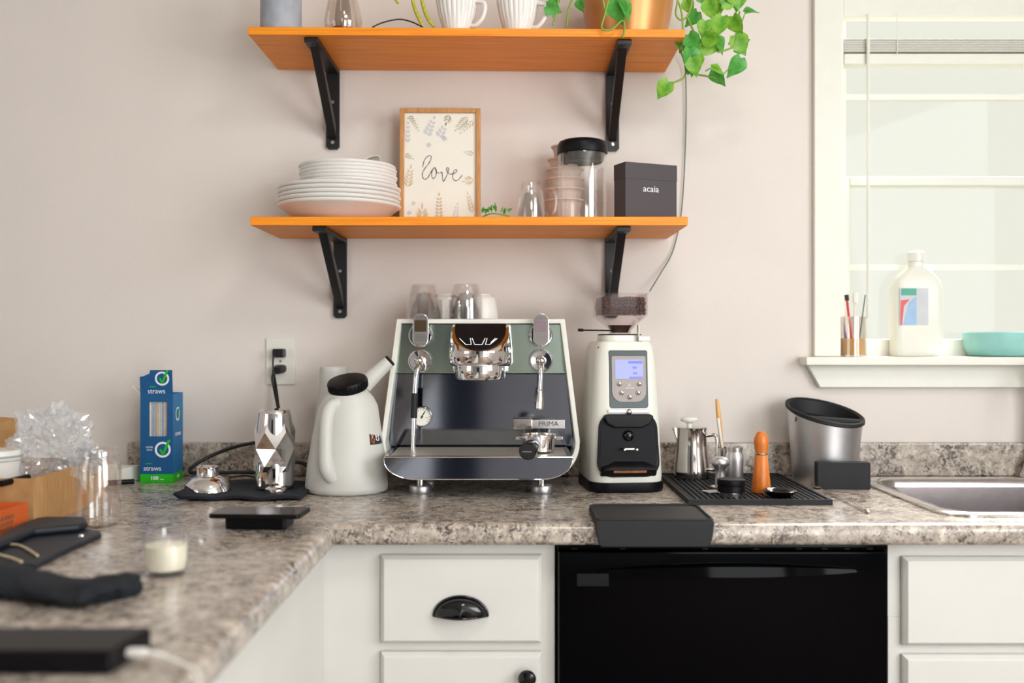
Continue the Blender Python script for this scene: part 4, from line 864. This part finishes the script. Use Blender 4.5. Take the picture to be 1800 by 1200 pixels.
# bubble wrap: a crumpled heap of clear film
bmx = bmesh.new(); bmesh.ops.create_icosphere(bmx, subdivisions=5, radius=1)
from mathutils import noise as mn
for v in bmx.verts:
    p = v.co.copy(); k = 1 + .30 * mn.noise(p * 2.2 + Vector((3, 1, 7))) + .22 * mn.noise(p * 5 + Vector((1, 8, 2))) + .15 * mn.noise(p * 11) + .09 * mn.noise(p * 24)
    v.co = Vector((p.x * .072 * k, p.y * .072 * k, p.z * .086 * k))
mew = bpy.data.meshes.new('bubble_wrap'); bmx.to_mesh(mew); bmx.free(); mew.materials.append(M['wrap'])
c = px(92, 783, -.50); bw = bpy.data.objects.new('bubble_wrap', mew); C.objects.link(bw); bw.location = (c.x, -.50, c.z - .012); tag(bw, 'crumpled clear bubble wrap heaped in the cardboard box', 'bubble wrap')
bw2 = bpy.data.objects.new('bubble_wrap', mew); C.objects.link(bw2); c = px(140, 800, -.44); bw2.location = (c.x, -.44, c.z - .022); bw2.scale = (.5, .5, .5); bw2.rotation_euler = (1, .5, 2); tag(bw2, 'smaller tuft of clear bubble wrap at the back of the box', 'bubble wrap')
wj = thing('lidded_tub', 'white lidded tub standing in the cardboard box at the left edge', 'tub', (px(2, 0, -.55).x, -.57, ZC + .0045))
obj('tub_wall', lathe([(.040, 0), (.044, .10), (.042, .101)], 28), M['ceramic'], wj, smooth=40)
obj('tub_lid', lathe([(.046, .1012), (.047, .103), (.047, .116), (.0445, .120), (0, .1205)], 28), M['enamel'], wj, smooth=40)
obj('lid_band', shell([(.0472, .107), (.0478, .108), (.0478, .110), (.0472, .111)], 28), M['greyblue'], wj, smooth=40)
q = px(2, 850, -.72); q2 = px(50, 838, -.66)
tag(obj('black_rod', tube([q, q2], .006, 10, 0), M['plastic'], None, smooth=40), 'short black rod lying on the rim of the cardboard box', 'rod')
# glass jar
jr_ = thing('glass_jar', 'empty clear glass jar in front of the cardboard box', 'jar', (px(168, 0, -.68).x, -.668, ZC))
obj('jar_wall', shell([(0, 0), (.033, 0), (.0375, .004), (.0385, .012), (.0385, .108), (.034, .120), (.033, .124), (.0315, .124), (.0325, .119), (.0365, .107), (.0365, .012), (.034, .006), (0, .005)], 40), M['glass'], jr_, smooth=40)
obj('jar_rim', shell([(.033, .122), (.0355, .124), (.0355, .135), (.034, .1375), (.032, .1375), (.0315, .124)], 40), M['glass'], jr_, smooth=40)
# papers by the wall
pa = px(212, 0, -.09)
tag(obj('paper_stack', tf(box(-.055, .055, -.045, .045, 0, .034), Matrix.Rotation(R(-14), 4, 'Z')), M['paper'], None, bevel=.001, loc=(pa.x - .02, -.11, ZC + .0005)), 'small white stack of papers beside the straw carton', 'papers')
tag(obj('marker_pen', tube([(-.02, -.02, 0), (.045, .01, 0)], .006, 12, 0), M['plastic'], None, smooth=40, loc=(pa.x + .012, -.165, ZC + .0065)), 'black marker pen in front of the white papers', 'pen')
# leather pouch with brass clip
def prismz(pts, th): return prism(pts, 0, th)
def cp_(x, y, z=ZC): d = (CZ - z) * F / (y - 600); return ((x - 900) * d / F, d + CY)
ol = [cp_(*p) for p in ((-60, 1000), (-60, 988), (0, 963), (30, 947), (60, 935), (120, 936), (176, 941), (178, 947), (120, 973), (62, 1003), (20, 1000))]
po = thing('leather_pouch', 'flat black leather pouch lying beside the orange box', 'pouch', (-.78, -.80, ZC))
obj('pouch_body', prism([(x + .78, y + .80) for x, y in ol], .0005, .010), M['leather'], po, bevel=.003)
ol2 = [cp_(*p) for p in ((-40, 988), (0, 965), (35, 944), (62, 934), (80, 931), (150, 931), (154, 940), (140, 946), (60, 954), (-40, 998))]
obj('pouch_flap', loft([[(x + .78, y + .80, .0102) for x, y in ol2], [(x + .78, y + .80, .024) for x, y in ol2]]), M['leather'], po, bevel=.006, seg=3)
x_, y_ = cp_(143, 941, ZC + .025); obj('snap_button', mv(lathe([(.0045, 0), (.004, .002), (0, .0025)], 14), (x_ + .78, y_ + .80, .0243)), M['polish'], po, smooth=40)
tz = thing('tweezers', 'brass tweezers lying on the black leather pouch', 'tweezers', (-.78, -.90, ZC + .0104))
zz = .003
def tq(x, y): a, b2 = cp_(x, y, ZC + .0134); return (a + .78, b2 + .90, zz)
obj('upper_arm', tube([tq(-12, 962), tq(0, 957), tq(28, 957), tq(45, 963), tq(66, 976)], .0019, 8), M['tan'], tz, smooth=50)
obj('lower_arm', tube([tq(-12, 972), tq(0, 975), tq(20, 980), tq(38, 987)], .0019, 8), M['tan'], tz, smooth=50)
# black knit glove: a long soft lump
rings = []; N_ = 26
ax_ = [((-60, 1015), .040, .030), ((0, 1022), .048, .036), ((50, 1030), .040, .030), ((110, 1040), .040, .026), ((160, 1040), .042, .027), ((200, 1034), .040, .028), ((228, 1030), .032, .026), ((240, 1029), .020, .019), ((244, 1029), .004, .004)]
K = 48
for s in range(K + 1):
    q = s / K * (len(ax_) - 1); j = min(int(q), len(ax_) - 2); f = q - j; f = f * f * (3 - 2 * f)
    (a, b2), r1, h1 = ax_[j]; (c_, d_), r2, h2 = ax_[j + 1]
    x, y = cp_(a + (c_ - a) * f, b2 + (d_ - b2) * f, ZC + .012); ry, h = r1 + (r2 - r1) * f, h1 + (h2 - h1) * f; ring = []
    for i in range(N_):
        t_ = 2 * PI * i / N_; cs, sn = math.cos(t_), math.sin(t_); w_ = 1 + .30 * mn.noise(Vector((s * .17, cs * 1.3, sn * 1.3 + 4))) + .14 * mn.noise(Vector((s * .45, cs * 3, sn * 3)))
        ring.append((x + .46 + .006 * mn.noise(Vector((s * .3, i * .4, 9))), y + 1.16 + ry * cs * w_, max(.0006, (h * .48 + h * .55 * sn * w_))))
    rings.append(ring)
gl = tag(obj('knit_glove', loft(rings), M['glove'], None, smooth=80, loc=(-.46, -1.16, ZC)), 'crumpled black cloth glove on the left counter', 'glove')
# glass cup of milk
mc = thing('glass_cup', 'small glass cup half filled with milk on the left counter', 'cup', (px(293, 0, -1.04).x, -1.042, ZC))
obj('cup_wall', shell([(0, 0), (.026, 0), (.0285, .003), (.0305, .02), (.0310, .060), (.0295, .060), (.0288, .02), (.026, .008), (0, .007)], 36), M['glass'], mc, smooth=40)
obj('handle', tube([(.030, 0, .052), (.045, .002, .052), (.050, .002, .038), (.044, .002, .022), (.030, 0, .016)], .0035, 10), M['glass'], mc, smooth=50)
tag(obj('milk', lathe([(.0255, .0085), (.0283, .02), (.0288, .042), (.0275, .0428), (0, .0425)], 36), M['milk'], None, smooth=40, loc=(mc.location.x, mc.location.y, ZC)), 'white milk filling the small glass cup', 'milk')
# portable drive with cable
hdv = thing('portable_drive', 'matte black portable drive at the bottom left of the counter', 'hard drive', (-.465, -1.427, ZC), 0)
obj('drive_body', prism([(-.09, -.041), (.068, -.041), (.080, .041), (-.09, .041)], .0006, .0242), M['plastic'], hdv, bevel=.003)
cbp = [Vector((.080, -.012, .014)), Vector((.10, -.014, .0135)), Vector((.125, -.020, .008)), Vector((.155, -.045, .0032)), Vector((.170, -.10, .0025)), Vector((.165, -.20, .0025))]
obj('cable', tube(cbp, .0022, 10), M['ceramic'], hdv, smooth=60, label='thin white cable')
obj('cable_plug', box(.074, .094, -.017, -.007, .0095, .0175), M['ceramic'], hdv, bevel=.002)

# ================================================================== LOWER SHELF
ZS = ZL + .0006
def plate(R_, h, th=.0042): return shell([(0, .001), (R_ * .52, 0), (R_ * .56, .0025), (R_ * .80, h * .38), (R_ * .955, h - .0085), (R_ * .985, h - .0070), (R_ * .997, h - .0045), (R_, h - .002), (R_ * .985, h), (R_ * .95, h - .0015), (R_ * .80, h * .38 + th), (R_ * .55, .0025 + th), (0, .001 + th)], 64)
LM = None
pc = px(596, 0, -.15)
ordL = ['bottom large white plate of the stack on the lower shelf', 'second large white plate from the bottom of the stack', 'middle large white plate of the stack', 'second large white plate from the top of its size', 'topmost large white plate, under the small ones']
for i in range(5):
    if LM is None: o = obj('dinner_plate', plate(.141, .0425), M['ceramic'], None, smooth=40); LM = o
    else: o = LM.copy(); C.objects.link(o)
    o.location = (pc.x + (.001, -.0015, .001, -.001, .001)[i], -.146, ZS + .0098 * i); tag(o, ordL[i], 'plate', 'large plates in the stack')
SM = None; pc2 = px(612, 0, -.15); zt5 = ZS + .0098 * 4 + .0062
ordS = ['lowest small white plate of the stack, on the large plates', 'second small white plate above the large plates', 'third small white plate above the large plates', 'third small white plate from the top of the stack', 'small white plate just under the topmost one', 'topmost small white plate of the stack on the shelf']
for i in range(6):
    if SM is None: o = obj('side_plate', plate(.1115, .047), M['ceramic'], None, smooth=40); SM = o
    else: o = SM.copy(); C.objects.link(o)
    o.location = (pc2.x + (.001, -.001, .0015, -.001, 0, -.002)[i], -.146, zt5 + .0079 * i); tag(o, ordS[i], 'plate', 'small plates in the stack')
nk = px(627, 0, -.14)
cloth('paper_napkin', 'crumpled white napkin on top of the plate stack', 'napkin', nk.x - .05, nk.x + .05, -.19, -.09, lambda u, v: zt5 + .0079 * 5 + .047 + .004 + .020 * max(0, u - .3) * abs(math.sin(5 * u + 3 * v)) + .003 * math.sin(12 * v + 6 * u), lambda u, v: (.01 * math.sin(7 * v), .008 * math.sin(6 * u)), M['paper'], .001, 16, 16)
# picture
fa, fb = px(703, 189, -.075), px(845, 380, -.075)
fw, fh = fb.x - fa.x, fa.z - ZS
pi_ = thing('picture_frame', 'thin wooden frame with a botanical love print on the lower shelf', 'picture', ((fa.x + fb.x) / 2, -.088, ZS), 1)
piv = Matrix.Rotation(R(-4.5), 4, 'X')
bwid = .0115
def pfr(vf): return tf(vf, piv)
obj('frame_side', pfr(box(-fw / 2, -fw / 2 + bwid, -.009, .009, 0, fh)), M['framewood'], pi_, bevel=.002); obj('frame_side', pfr(box(fw / 2 - bwid, fw / 2, -.009, .009, 0, fh)), M['framewood'], pi_, bevel=.002)
obj('frame_rail', pfr(box(-fw / 2 + bwid, fw / 2 - bwid, -.009, .009, fh - bwid, fh)), M['framewood'], pi_, bevel=.002); obj('frame_rail', pfr(box(-fw / 2 + bwid, fw / 2 - bwid, -.009, .009, 0, bwid * .5)), M['framewood'], pi_, bevel=.002)
pp_ = obj('print', pfr(box(-fw / 2 + bwid * .6, fw / 2 - bwid * .6, -.002, .004, .003, fh - bwid * .6)), M['paper'], pi_)
def fp(x, y, e=.0026): return piv @ Vector((((x - 450) / 6) / 142 * fw * 1.005, -e, fh * (1 - ((y - 28) / 6) / 191)))
word = [[(268, 600), (285, 535), (320, 495), (350, 490), (357, 510), (335, 560), (290, 615), (266, 660), (270, 700), (292, 718), (318, 708), (345, 665), (368, 630), (392, 604), (402, 615)], [(392, 604), (370, 632), (362, 676), (372, 708), (390, 706), (408, 675), (412, 635), (400, 608), (412, 645), (440, 658), (468, 648), (474, 690), (484, 738), (508, 705), (534, 650), (540, 615), (526, 603), (518, 622), (532, 656), (565, 668), (600, 660), (624, 642), (620, 626), (602, 630), (584, 664), (584, 705), (604, 730), (634, 726), (660, 704), (680, 678)]]
obj('lettering', cat(*[tube([fp(*p) for p in q], lambda s: .0006 + .00035 * math.sin(40 * s) ** 2, 6, 5) for q in word]), M['ink'], pp_)
def lf(cx_, cy_, L, W2, ang):            # pointed leaf in print coordinates
    a = R(ang); pts = [(0, 0), (.3, .8), (.6, .9), (1, 0), (.6, -.9), (.3, -.8)]
    return [fp(cx_ + u * L * math.cos(a) - v * W2 * math.sin(a), cy_ - u * L * math.sin(a) - v * W2 * math.cos(a), .0024) for u, v in pts], [[0, 1, 2, 3, 4, 5]]
def sprig(x, y, ang, n, step, L, W2, spread=50):
    out = []; a = R(ang)
    for i in range(n):
        k = 1 - .45 * i / n; bx_, by_ = x + step * i * math.cos(a), y - step * i * math.sin(a)
        out += [lf(bx_, by_, L * k, W2 * k, ang + spread), lf(bx_, by_, L * k, W2 * k, ang - spread)]
    out.append(lf(x + step * n * math.cos(a), y - step * n * math.sin(a), L * .7, W2 * .7, ang)); return out
def spr(name, m, *L): o = obj(name, cat(*[l for q in L for l in q]), m, pp_); o['kind'] = 'stuff'
spr('olive_sprigs', M['sage'], sprig(130, 100, -58, 6, 26, 40, 7, 40), sprig(740, 110, -135, 5, 30, 90, 6, 32), sprig(540, 92, -110, 2, 34, 70, 10, 40), sprig(800, 150, -140, 4, 40, 60, 5, 30), sprig(800, 470, 170, 3, 26, 50, 5, 35), sprig(90, 480, -28, 3, 24, 36, 7))
spr('grey_sprigs', M['haze'], sprig(310, 280, 65, 4, 40, 60, 22, 60), sprig(440, 300, 60, 3, 40, 60, 20, 60), [lf(300, 385, 60, 26, 0), lf(465, 322, 60, 28, 0), lf(150, 960, 50, 24, 20), lf(100, 1050, 60, 24, 10)], sprig(110, 360, 90, 5, 44, 52, 13, 30), sprig(600, 1140, 80, 6, 28, 50, 10, 50))
spr('tan_sprigs', M['tan'], sprig(110, 790, 80, 5, 34, 76, 12, 45), sprig(800, 720, 190, 3, 26, 80, 8, 40), sprig(790, 1040, 105, 5, 34, 70, 9, 30), sprig(265, 1140, 90, 3, 40, 120, 15, 34), sprig(440, 1120, 90, 7, 34, 56, 17, 58))
spr('dark_sprigs', M['deepleaf'], sprig(710, 1160, 80, 1, 40, 60, 11, 60))
# little green sprigs
gsx = px(872, 0, -.2)
gs_ = thing('fake_greenery', 'small sprig of green leaves lying beside the picture frame', 'greenery', (gsx.x, -.2, ZS))
for i in range(15):
    x = -.032 + .0045 * i; L = random.uniform(.013, .020) * (1.25 if 6 < i < 12 else .9); a = random.uniform(-60, 60)
    v = [(0, 0, 0), (L * .5, .004, .001), (L, 0, 0), (L * .5, -.004, .001)]
    obj('leaf', tf((v, [[0, 1, 2, 3]]), Matrix.Translation((x, random.uniform(-.05, .02), .016)) @ Matrix.Rotation(R(a - 90), 4, 'Y') @ Matrix.Rotation(random.uniform(0, 3), 4, 'X')), M['leaf2'], gs_)
obj('stem', tube([(-.04, 0, .004), (-.01, -.02, .014), (.03, -.01, .010)], .0018, 6), M['vine'], gs_, smooth=50)
# glass mug upside down
gm = dw_glass('glass_mug', 'double-walled clear glass mug upside down on the lower shelf', px(932.5, 0, -.19).x, -.19, ZS, .0325, .0255, .0885)
obj('handle', tube([(.030, -.004, .070), (.050, -.006, .072), (.058, -.006, .055), (.056, -.006, .026), (.046, -.006, .014), (.031, -.004, .020)], .0036, 10), M['glass'], gm, smooth=50)
# stack of cups behind the canister
cx_ = px(993, 0, -.085).x; cupm = None
names = ['blush paper cup at the bottom of the stack behind the canister', 'second blush paper cup up the stack behind the canister', 'third blush paper cup up the stack behind the canister', 'fourth blush paper cup up the stack behind the canister', 'blush paper cup just below the topmost one behind the canister', 'topmost blush paper cup behind the canister']
zz = [0, .026, .051, .074, .097, .128]
for i in range(6):
    if cupm is None: cupm = obj('paper_cup', shell([(0, .001), (.030, 0), (.0315, .002), (.039, .050), (.0435, .058), (.0465, .0595), (.0465, .0625), (.0425, .0625), (.0375, .050), (.0295, .003), (0, .003)], 32), M['pinkcup'], None, smooth=40); o = cupm
    else: o = cupm.copy(); C.objects.link(o)
    s = (1, 1, .98, .95, .93, .80)[i]; o.location = (cx_ + (1 - s) * .02, -.085, ZS + zz[i]); o.scale = (s, s, 1); tag(o, names[i], 'cup', 'stack of blush cups')
# canister
cn = thing('glass_canister', 'clear glass canister with thick black lid on the lower shelf', 'canister', (px(1023.5, 0, -.15).x, -.152, ZS))
obj('canister_wall', shell([(0, 0), (.052, 0), (.0565, .004), (.0568, .150), (.0555, .158), (.0535, .158), (.0545, .150), (.0542, .006), (.051, .003), (0, .003)], 48), M['glass'], cn, smooth=40)
obj('lid', lathe([(.0555, .1585), (.0582, .160), (.0585, .172), (.0570, .181), (.0535, .187), (.046, .190), (0, .1905)], 48), M['plastic'], cn, smooth=40, label='thick black lid')
obj('lid_plug', lathe([(.050, .158), (.050, .146), (.0455, .140), (.0455, .143), (.03, .145), (0, .145)], 40), M['plastic'], cn, smooth=40)
# boxed scale
ab = thing('product_box', 'dark grey card box lettered acaia at the right end of the shelf', 'box', (px(1099.5, 0, -.22).x, -.22, ZS), 23)
obj('box_body', box(0, .134, 0, .052, 0, .094), M['boxgrey'], ab); obj('box_lid', box(-.0006, .1346, -.0006, .0526, .0942, .1305), M['boxgrey'], ab)
text('acaia', .0205, M['print'], ab, (.0655, -.0010, .0725), sx=1.05)
# ================================================================== UPPER SHELF
def zu(x): return ZU(x) + .0008
def up(name, label, catg, p, y, group=None): x = px(p, 0, y).x; return thing(name, label, catg, (x, y, zu(x)), 0, group)
t = up('stoneware_canister', 'grey-blue stoneware cylinder at the left end of the upper shelf', 'canister', 494, -.225)
obj('cylinder', shell([(0, 0), (.043, 0), (.0455, .003), (.0455, .150), (.0425, .152), (.0415, .148), (.0415, .006), (0, .005)], 40), M['greyblue'], t, smooth=40)
t = up('bulb_vase', 'smoky glass bulb vase holding dried flowers on the upper shelf', 'vase', 603, -.225)
obj('vase_wall', shell([(0, .0), (.036, 0), (.041, .006), (.043, .03), (.036, .07), (.018, .11), (.014, .15), (.0125, .15), (.0165, .11), (.0345, .07), (.0415, .03), (.039, .008), (0, .003)], 40), M['smoke'], t, smooth=40)
fl_ = []
for i in range(90):
    a, r = random.uniform(0, 2 * PI), .034 * random.random() ** .5; p = Vector((r * math.cos(a), r * math.sin(a), random.uniform(.004, .016))); d = Vector((random.uniform(-1, 1), random.uniform(-1, 1), random.uniform(0, 1))) * .006; fl_.append(tube([p, p + d], [.0016, .0008], 5, 0))
o = obj('dried_bits', cat(*fl_), M['soil'], t); o['kind'] = 'stuff'
obj('vase_core', shell([(.014, .004), (.020, .03), (.017, .065), (.010, .10), (.009, .10), (.016, .065), (.019, .03), (.013, .004)], 28), M['smoke'], t, smooth=40)
x = px(697, 0, -.25).x
tag(obj('bent_wire', tube([px(654, 48, -.26), px(672, 40, -.255), px(700, 34, -.25), px(722, 38, -.25), px(742, 47, -.25)], .0016, 8), M['plug'], None, smooth=50), 'thin dark bent wire lying on the upper shelf', 'wire')
def cuprib(label, p, y, hnd):
    t = up('fluted_mug', label, 'mug', p, y, 'fluted white mugs'); n = 72; rings = []
    for r, z in ((.026, 0), (.029, .002), (.034, .02), (.041, .045), (.0465, .075), (.048, .095)):
        rings.append([((r * (1 + .022 * (1 if i % 3 else -1) * (z > .003))) * math.cos(2 * PI * i / n), (r * (1 + .022 * (1 if i % 3 else -1) * (z > .003))) * math.sin(2 * PI * i / n), z) for i in range(n)])
    for r, z in ((.0455, .095), (.044, .075), (.036, .035), (.02, .008)): rings.append([(r * math.cos(2 * PI * i / n), r * math.sin(2 * PI * i / n), z) for i in range(n)])
    obj('mug_wall', loft(rings), M['ceramic'], t, smooth=25)
    obj('handle', tube([(.043, -.012, .070), (.062, -.018, .062), (.060, -.02, .035), (.045, -.016, .016), (.031, -.010, .016)], .005, 10), M['ceramic'], t, smooth=50)
cuprib('fluted white mug with handle near the middle of the upper shelf', 803, -.235, 1)
cuprib('fluted white mug beside the copper plant pot', 910, -.225, 1)
ys_ = thing('yellow_sprig', 'yellow-green fuzzy stems drooping on the upper shelf', 'dried stem', (px(745, 0, -.2).x, -.2, ZU(-.2) + .004))
for q in ([(692, -6), (700, 6)], [(722, -12), (729, 15), (737, 34), (744, 47)], [(738, -14), (746, 18), (754, 36), (763, 47)]):
    P = [px(a, b2, -.245) - ys_.location for a, b2 in q]; obj('stem', tube(P, [.0035, .004, .003] if len(P) > 2 else .003, 8), M['yellow'], ys_, smooth=60)
# copper pot with pothos
pt_ = up('plant_pot', 'copper glazed plant pot at the right end of the upper shelf', 'plant pot', 1103, -.165)
obj('pot_wall', shell([(0, 0), (.078, 0), (.085, .004), (.099, .06), (.108, .12), (.113, .145), (.108, .145), (.103, .12), (.094, .06), (.08, .01), (0, .008)], 48), M['copper'], pt_, smooth=40)
obj('saucer', shell([(0, -.0004), (.090, 0), (.098, .004), (.098, .006), (.088, .004), (0, .003)], 48), M['copper'], pt_, smooth=40)
obj('soil', lathe([(.10, .118), (.05, .124), (0, .126)], 32), M['soil'], pt_, smooth=50)
pv = thing('pothos_plant', 'green pothos vine trailing from the copper pot over the shelf end', 'plant', (pt_.location.x, -.165, pt_.location.z + .125))
PY = -.235
def vine(pts, y=PY, r=.0022):
    P = [(px(p[0], p[1], p[2] if len(p) > 2 else y) - pv.location) for p in pts]; obj('vine', tube(P, r, 7), M['vine'], pv, smooth=60)
vine([(1110, -60, -.17), (1165, -40), (1195, 10), (1201, 60), (1204, 110), (1206, 128)]); vine([(1110, -60, -.17), (1185, -20), (1188, 25), (1200, 35), (1212, 20), (1220, -20)])
vine([(1208, 30), (1222, 60), (1232, 70), (1250, 52), (1265, 20), (1270, -20)]); vine([(1232, 72), (1222, 95), (1210, 115), (1216, 128), (1238, 133), (1262, 138)]); vine([(1206, 128), (1200, 138), (1185, 145), (1172, 152)])
vine([(1300, 20), (1296, 60), (1288, 82), (1262, 92)]); vine([(1310, 22), (1300, 48), (1280, 78)], r=.0014); vine([(1262, 140), (1290, 112), (1302, 102)], r=.0013); vine([(1240, 125), (1262, 112)], r=.0013); vine([(1265, 60), (1280, 40), (1290, 28)], r=.0014)
vine([(1110, -60, -.2), (1078, -20, -.30), (1062, 30, -.305), (1058, 50, -.302), (1075, 52, -.30), (1094, 36, -.298), (1098, 50, -.296), (1095, 66, -.292)]); vine([(1066, 28, -.303), (1060, -10, -.30), (1072, -60, -.2)])
vine([(1050, -70, -.2), (1000, -60, -.23), (983, -20, -.25), (980, 10, -.25), (972, 44, -.25)]); vine([(1060, -60, -.2), (1025, -45, -.23), (1010, -10, -.24), (1000, 14, -.24), (996, 46, -.24)]); vine([(968, 8, -.25), (972, 30, -.25)], r=.0014); vine([(1197, 88), (1206, 118), (1222, 128)], r=.0014)
def leafmesh(curl):
    V = [(0, 0, 0)]; Fc = []; n = 8
    prof = [(0, .20), (.12, .42), (.30, .50), (.50, .44), (.70, .30), (.86, .14)]
    for k, (u, wdt) in enumerate(prof):
        z0 = -curl * u * u
        back = -.10 if k == 0 else 0
        V += [(u + back, -wdt, z0 + .30 * wdt * wdt * 2), (u, 0, z0), (u + back, wdt, z0 + .30 * wdt * wdt * 2)]
    V[2] = (.02, 0, 0)
    V = V[1:]; V.append((1.06, 0, -curl))
    m = len(prof)
    for k in range(m - 1):
        a = 3 * k; Fc += [[a, a + 1, a + 4, a + 3], [a + 1, a + 2, a + 5, a + 4]]
    a = 3 * (m - 1); Fc += [[a, a + 1, 3 * m], [a + 1, a + 2, 3 * m]]
    return V, Fc
lms = []
for k, (cu, mm) in enumerate(((.25, 'leaf'), (.45, 'leaf2'), (.12, 'leaf'))):
    o = obj('leaf', leafmesh(cu), M[mm], pv, smooth=80); lms.append(o.data); bpy.data.objects.remove(o)
leaves = [  # base x, base y, tip direction in the picture, length in px, turn, y
    (1176, 143, 235, 34, 10), (1302, 101, 245, 37, -25), (1290, 84, 25, 32, 40), (1292, 62, -60, 38, 10), (1256, 122, -70, 32, 60), (1250, 118, -25, 26, -50), (1222, 92, -100, 40, 20), (1212, 84, -80, 42, -30), (1232, 78, -20, 34, 30), (1238, 62, -30, 34, 55),
    (1258, 66, -50, 30, -40), (1270, 28, -110, 38, 20), (1288, 28, -70, 36, 60), (1310, 22, 20, 26, -55), (1268, 8, 30, 32, 20), (1240, 36, -100, 30, 10), (1226, 20, -120, 30, -30), (1246, 0, -80, 34, 30), (1206, 0, -70, 26, 30), (1225, -6, 20, 36, 20), (1300, -14, -100, 34, 20), (1282, -22, -60, 40, -10),
    (1210, 60, -60, 34, 30), (1203, 72, -110, 22, -30), (1216, 100, -75, 34, 10), (1195, 82, 110, 18, 20), (1262, -14, -90, 42, 30)]
for i, (x, y, a, L, tw) in enumerate(leaves):
    yy = PY + random.uniform(-.03, .02); p = px(x, y, yy) - pv.location; Lm = L * (yy - CY) / F
    o = bpy.data.objects.new('leaf', lms[i % 3]); link(o, pv); o.matrix_local = Matrix.Translation(p) @ Matrix.Rotation(-R(a), 4, 'Y') @ Matrix.Rotation(R(90 + tw * .8), 4, 'X') @ Matrix.Diagonal((Lm, Lm * .95, Lm, 1))
for i, (x, y, a, L, tw, yy) in enumerate([(1080, 0, -75, 40, 20, -.31), (1092, 4, -50, 34, -40, -.31), (960, 10, -25, 28, 20, -.26), (1018, 0, -80, 20, 30, -.24), (968, 4, 30, 22, 10, -.25)]):
    p = px(x, y, yy) - pv.location; Lm = L * (yy - CY) / F
    o = bpy.data.objects.new('leaf', lms[1]); link(o, pv); o.matrix_local = Matrix.Translation(p) @ Matrix.Rotation(-R(a), 4, 'Y') @ Matrix.Rotation(R(90 + tw), 4, 'X') @ Matrix.Diagonal((Lm, Lm, Lm, 1))
tag(obj('hanging_wire', tube([px(1194, 87, -.02), px(1201, 105, -.015), px(1205, 130, -.010), px(1206, 200, -.007), px(1203, 300, -.007), px(1198, 370, -.007), px(1190, 415, -.007), px(1179, 450, -.009), px(1160, 482, -.02), px(1142, 512, -.05)], .0012, 8), M['wire'], None, smooth=60), 'thin dark green wire hanging down the wall past the shelves', 'wire')

# ================================================================== WINDOW SILL
ZW = 1.2064
x = px(1499, 0, .0).x
t = thing('glass_tumbler', 'ribbed glass with amber base holding pens on the window sill', 'tumbler', (x, .005, ZW))
n = 40
def gr_(r, z): return [(r * (1 + .03 * (i % 2)) * math.cos(2 * PI * i / n), r * (1 + .03 * (i % 2)) * math.sin(2 * PI * i / n), z) for i in range(n)]
obj('tumbler_wall', loft([gr_(.0335, 0), gr_(.0335, .06), gr_(.0325, .098), gr_(.0305, .098), gr_(.031, .06), gr_(.031, .004)]), M['smoke'], t, smooth=30)
obj('amber_base', lathe([(.030, .0045), (.030, .044), (0, .044)], 32), M['amber'], t, smooth=40)
for i, (p0_, p1_, m, lab) in enumerate((((1497, 600), (1489, 528), 'red', 'red pen leaning in the tumbler on the sill'), ((1510, 600), (1521, 518), 'wire', 'dark green stick leaning right in the sill tumbler'), ((1488, 600), (1475, 535), 'violet', 'blue pen leaning left in the sill tumbler'), ((1500, 600), (1504, 515), 'ceramic', 'white brush standing in the tumbler on the sill'))):
    a, b2 = px(*p0_, .005 + .004 * (i - 1.5)), px(*p1_, .005 + .004 * (i - 1.5))
    e = thing('pen', lab, 'pen', (a.x, a.y, a.z))
    obj('barrel', tube([(0, 0, 0), b2 - a], .003 if i != 1 else .0014, 8, 0), M[m], e, smooth=40)
    if i == 0: obj('pen_cap', tube([b2 - a, (b2 - a) * 1.14], .0052, 8, 0), M['ink'], e, smooth=40)
    if i == 3: obj('brush_head', tube([(b2 - a) * .8, (b2 - a) * 1.0], .007, 8, 0), M['paper'], e, smooth=40)
bx_ = px(1610, 0, .03)
t = thing('detergent_bottle', 'white detergent bottle with teal and red label on the sill', 'bottle', (bx_.x, .03, ZW))
def br_(w_, d_, z): return [(x, y, z) for x, y in rrect(w_, d_, min(w_, d_) * .35, 5)]
obj('bottle_body', loft([br_(.118, .05, 0), br_(.124, .056, .006), br_(.124, .056, .165), br_(.11, .05, .19), br_(.06, .04, .215), br_(.034, .034, .222), br_(.034, .034, .235)]), M['enamel'], t, smooth=45)
obj('bottle_cap', lathe([(.021, .2352), (.021, .258), (.018, .260), (0, .260)], 24), M['enamel'], t, smooth=40)
la, lb_ = px(1582, 506, .0) - t.location, px(1632, 571, .0) - t.location
w1 = px(1611, 0, 0).x - t.location.x
lbl = obj('label_panel', box(la.x, lb_.x, -.0295, -.0283, lb_.z, la.z), M['haze'], t)
obj('label_band', box(la.x + .003, w1, -.0300, -.0294, la.z - .018, la.z - .001), M['tealprint'], lbl)
obj('label_field', prism([(la.x + .008, lb_.z), (w1, lb_.z), (w1, la.z - .020), (la.x + .022, la.z - .036)], -.0300, -.0294, 'y'), M['bluegrey'], lbl)
obj('label_swoosh', prism([(la.x + .002, la.z - .030), (la.x + .024, la.z - .028), (la.x + .010, la.z - .044), (la.x + .005, lb_.z), (la.x + .001, lb_.z)], -.0302, -.0295, 'y'), M['red'], lbl)
x = px(1762, 0, .0).x
t = tag(obj('bowl', shell([(0, 0), (.062, 0), (.070, .004), (.080, .022), (.0835, .058), (.0815, .060), (.0785, .056), (.076, .024), (.066, .008), (0, .006)], 48), M['teal'], None, smooth=40, loc=(x, .018, ZW)), 'pale teal bowl on the window sill at the right edge', 'bowl')
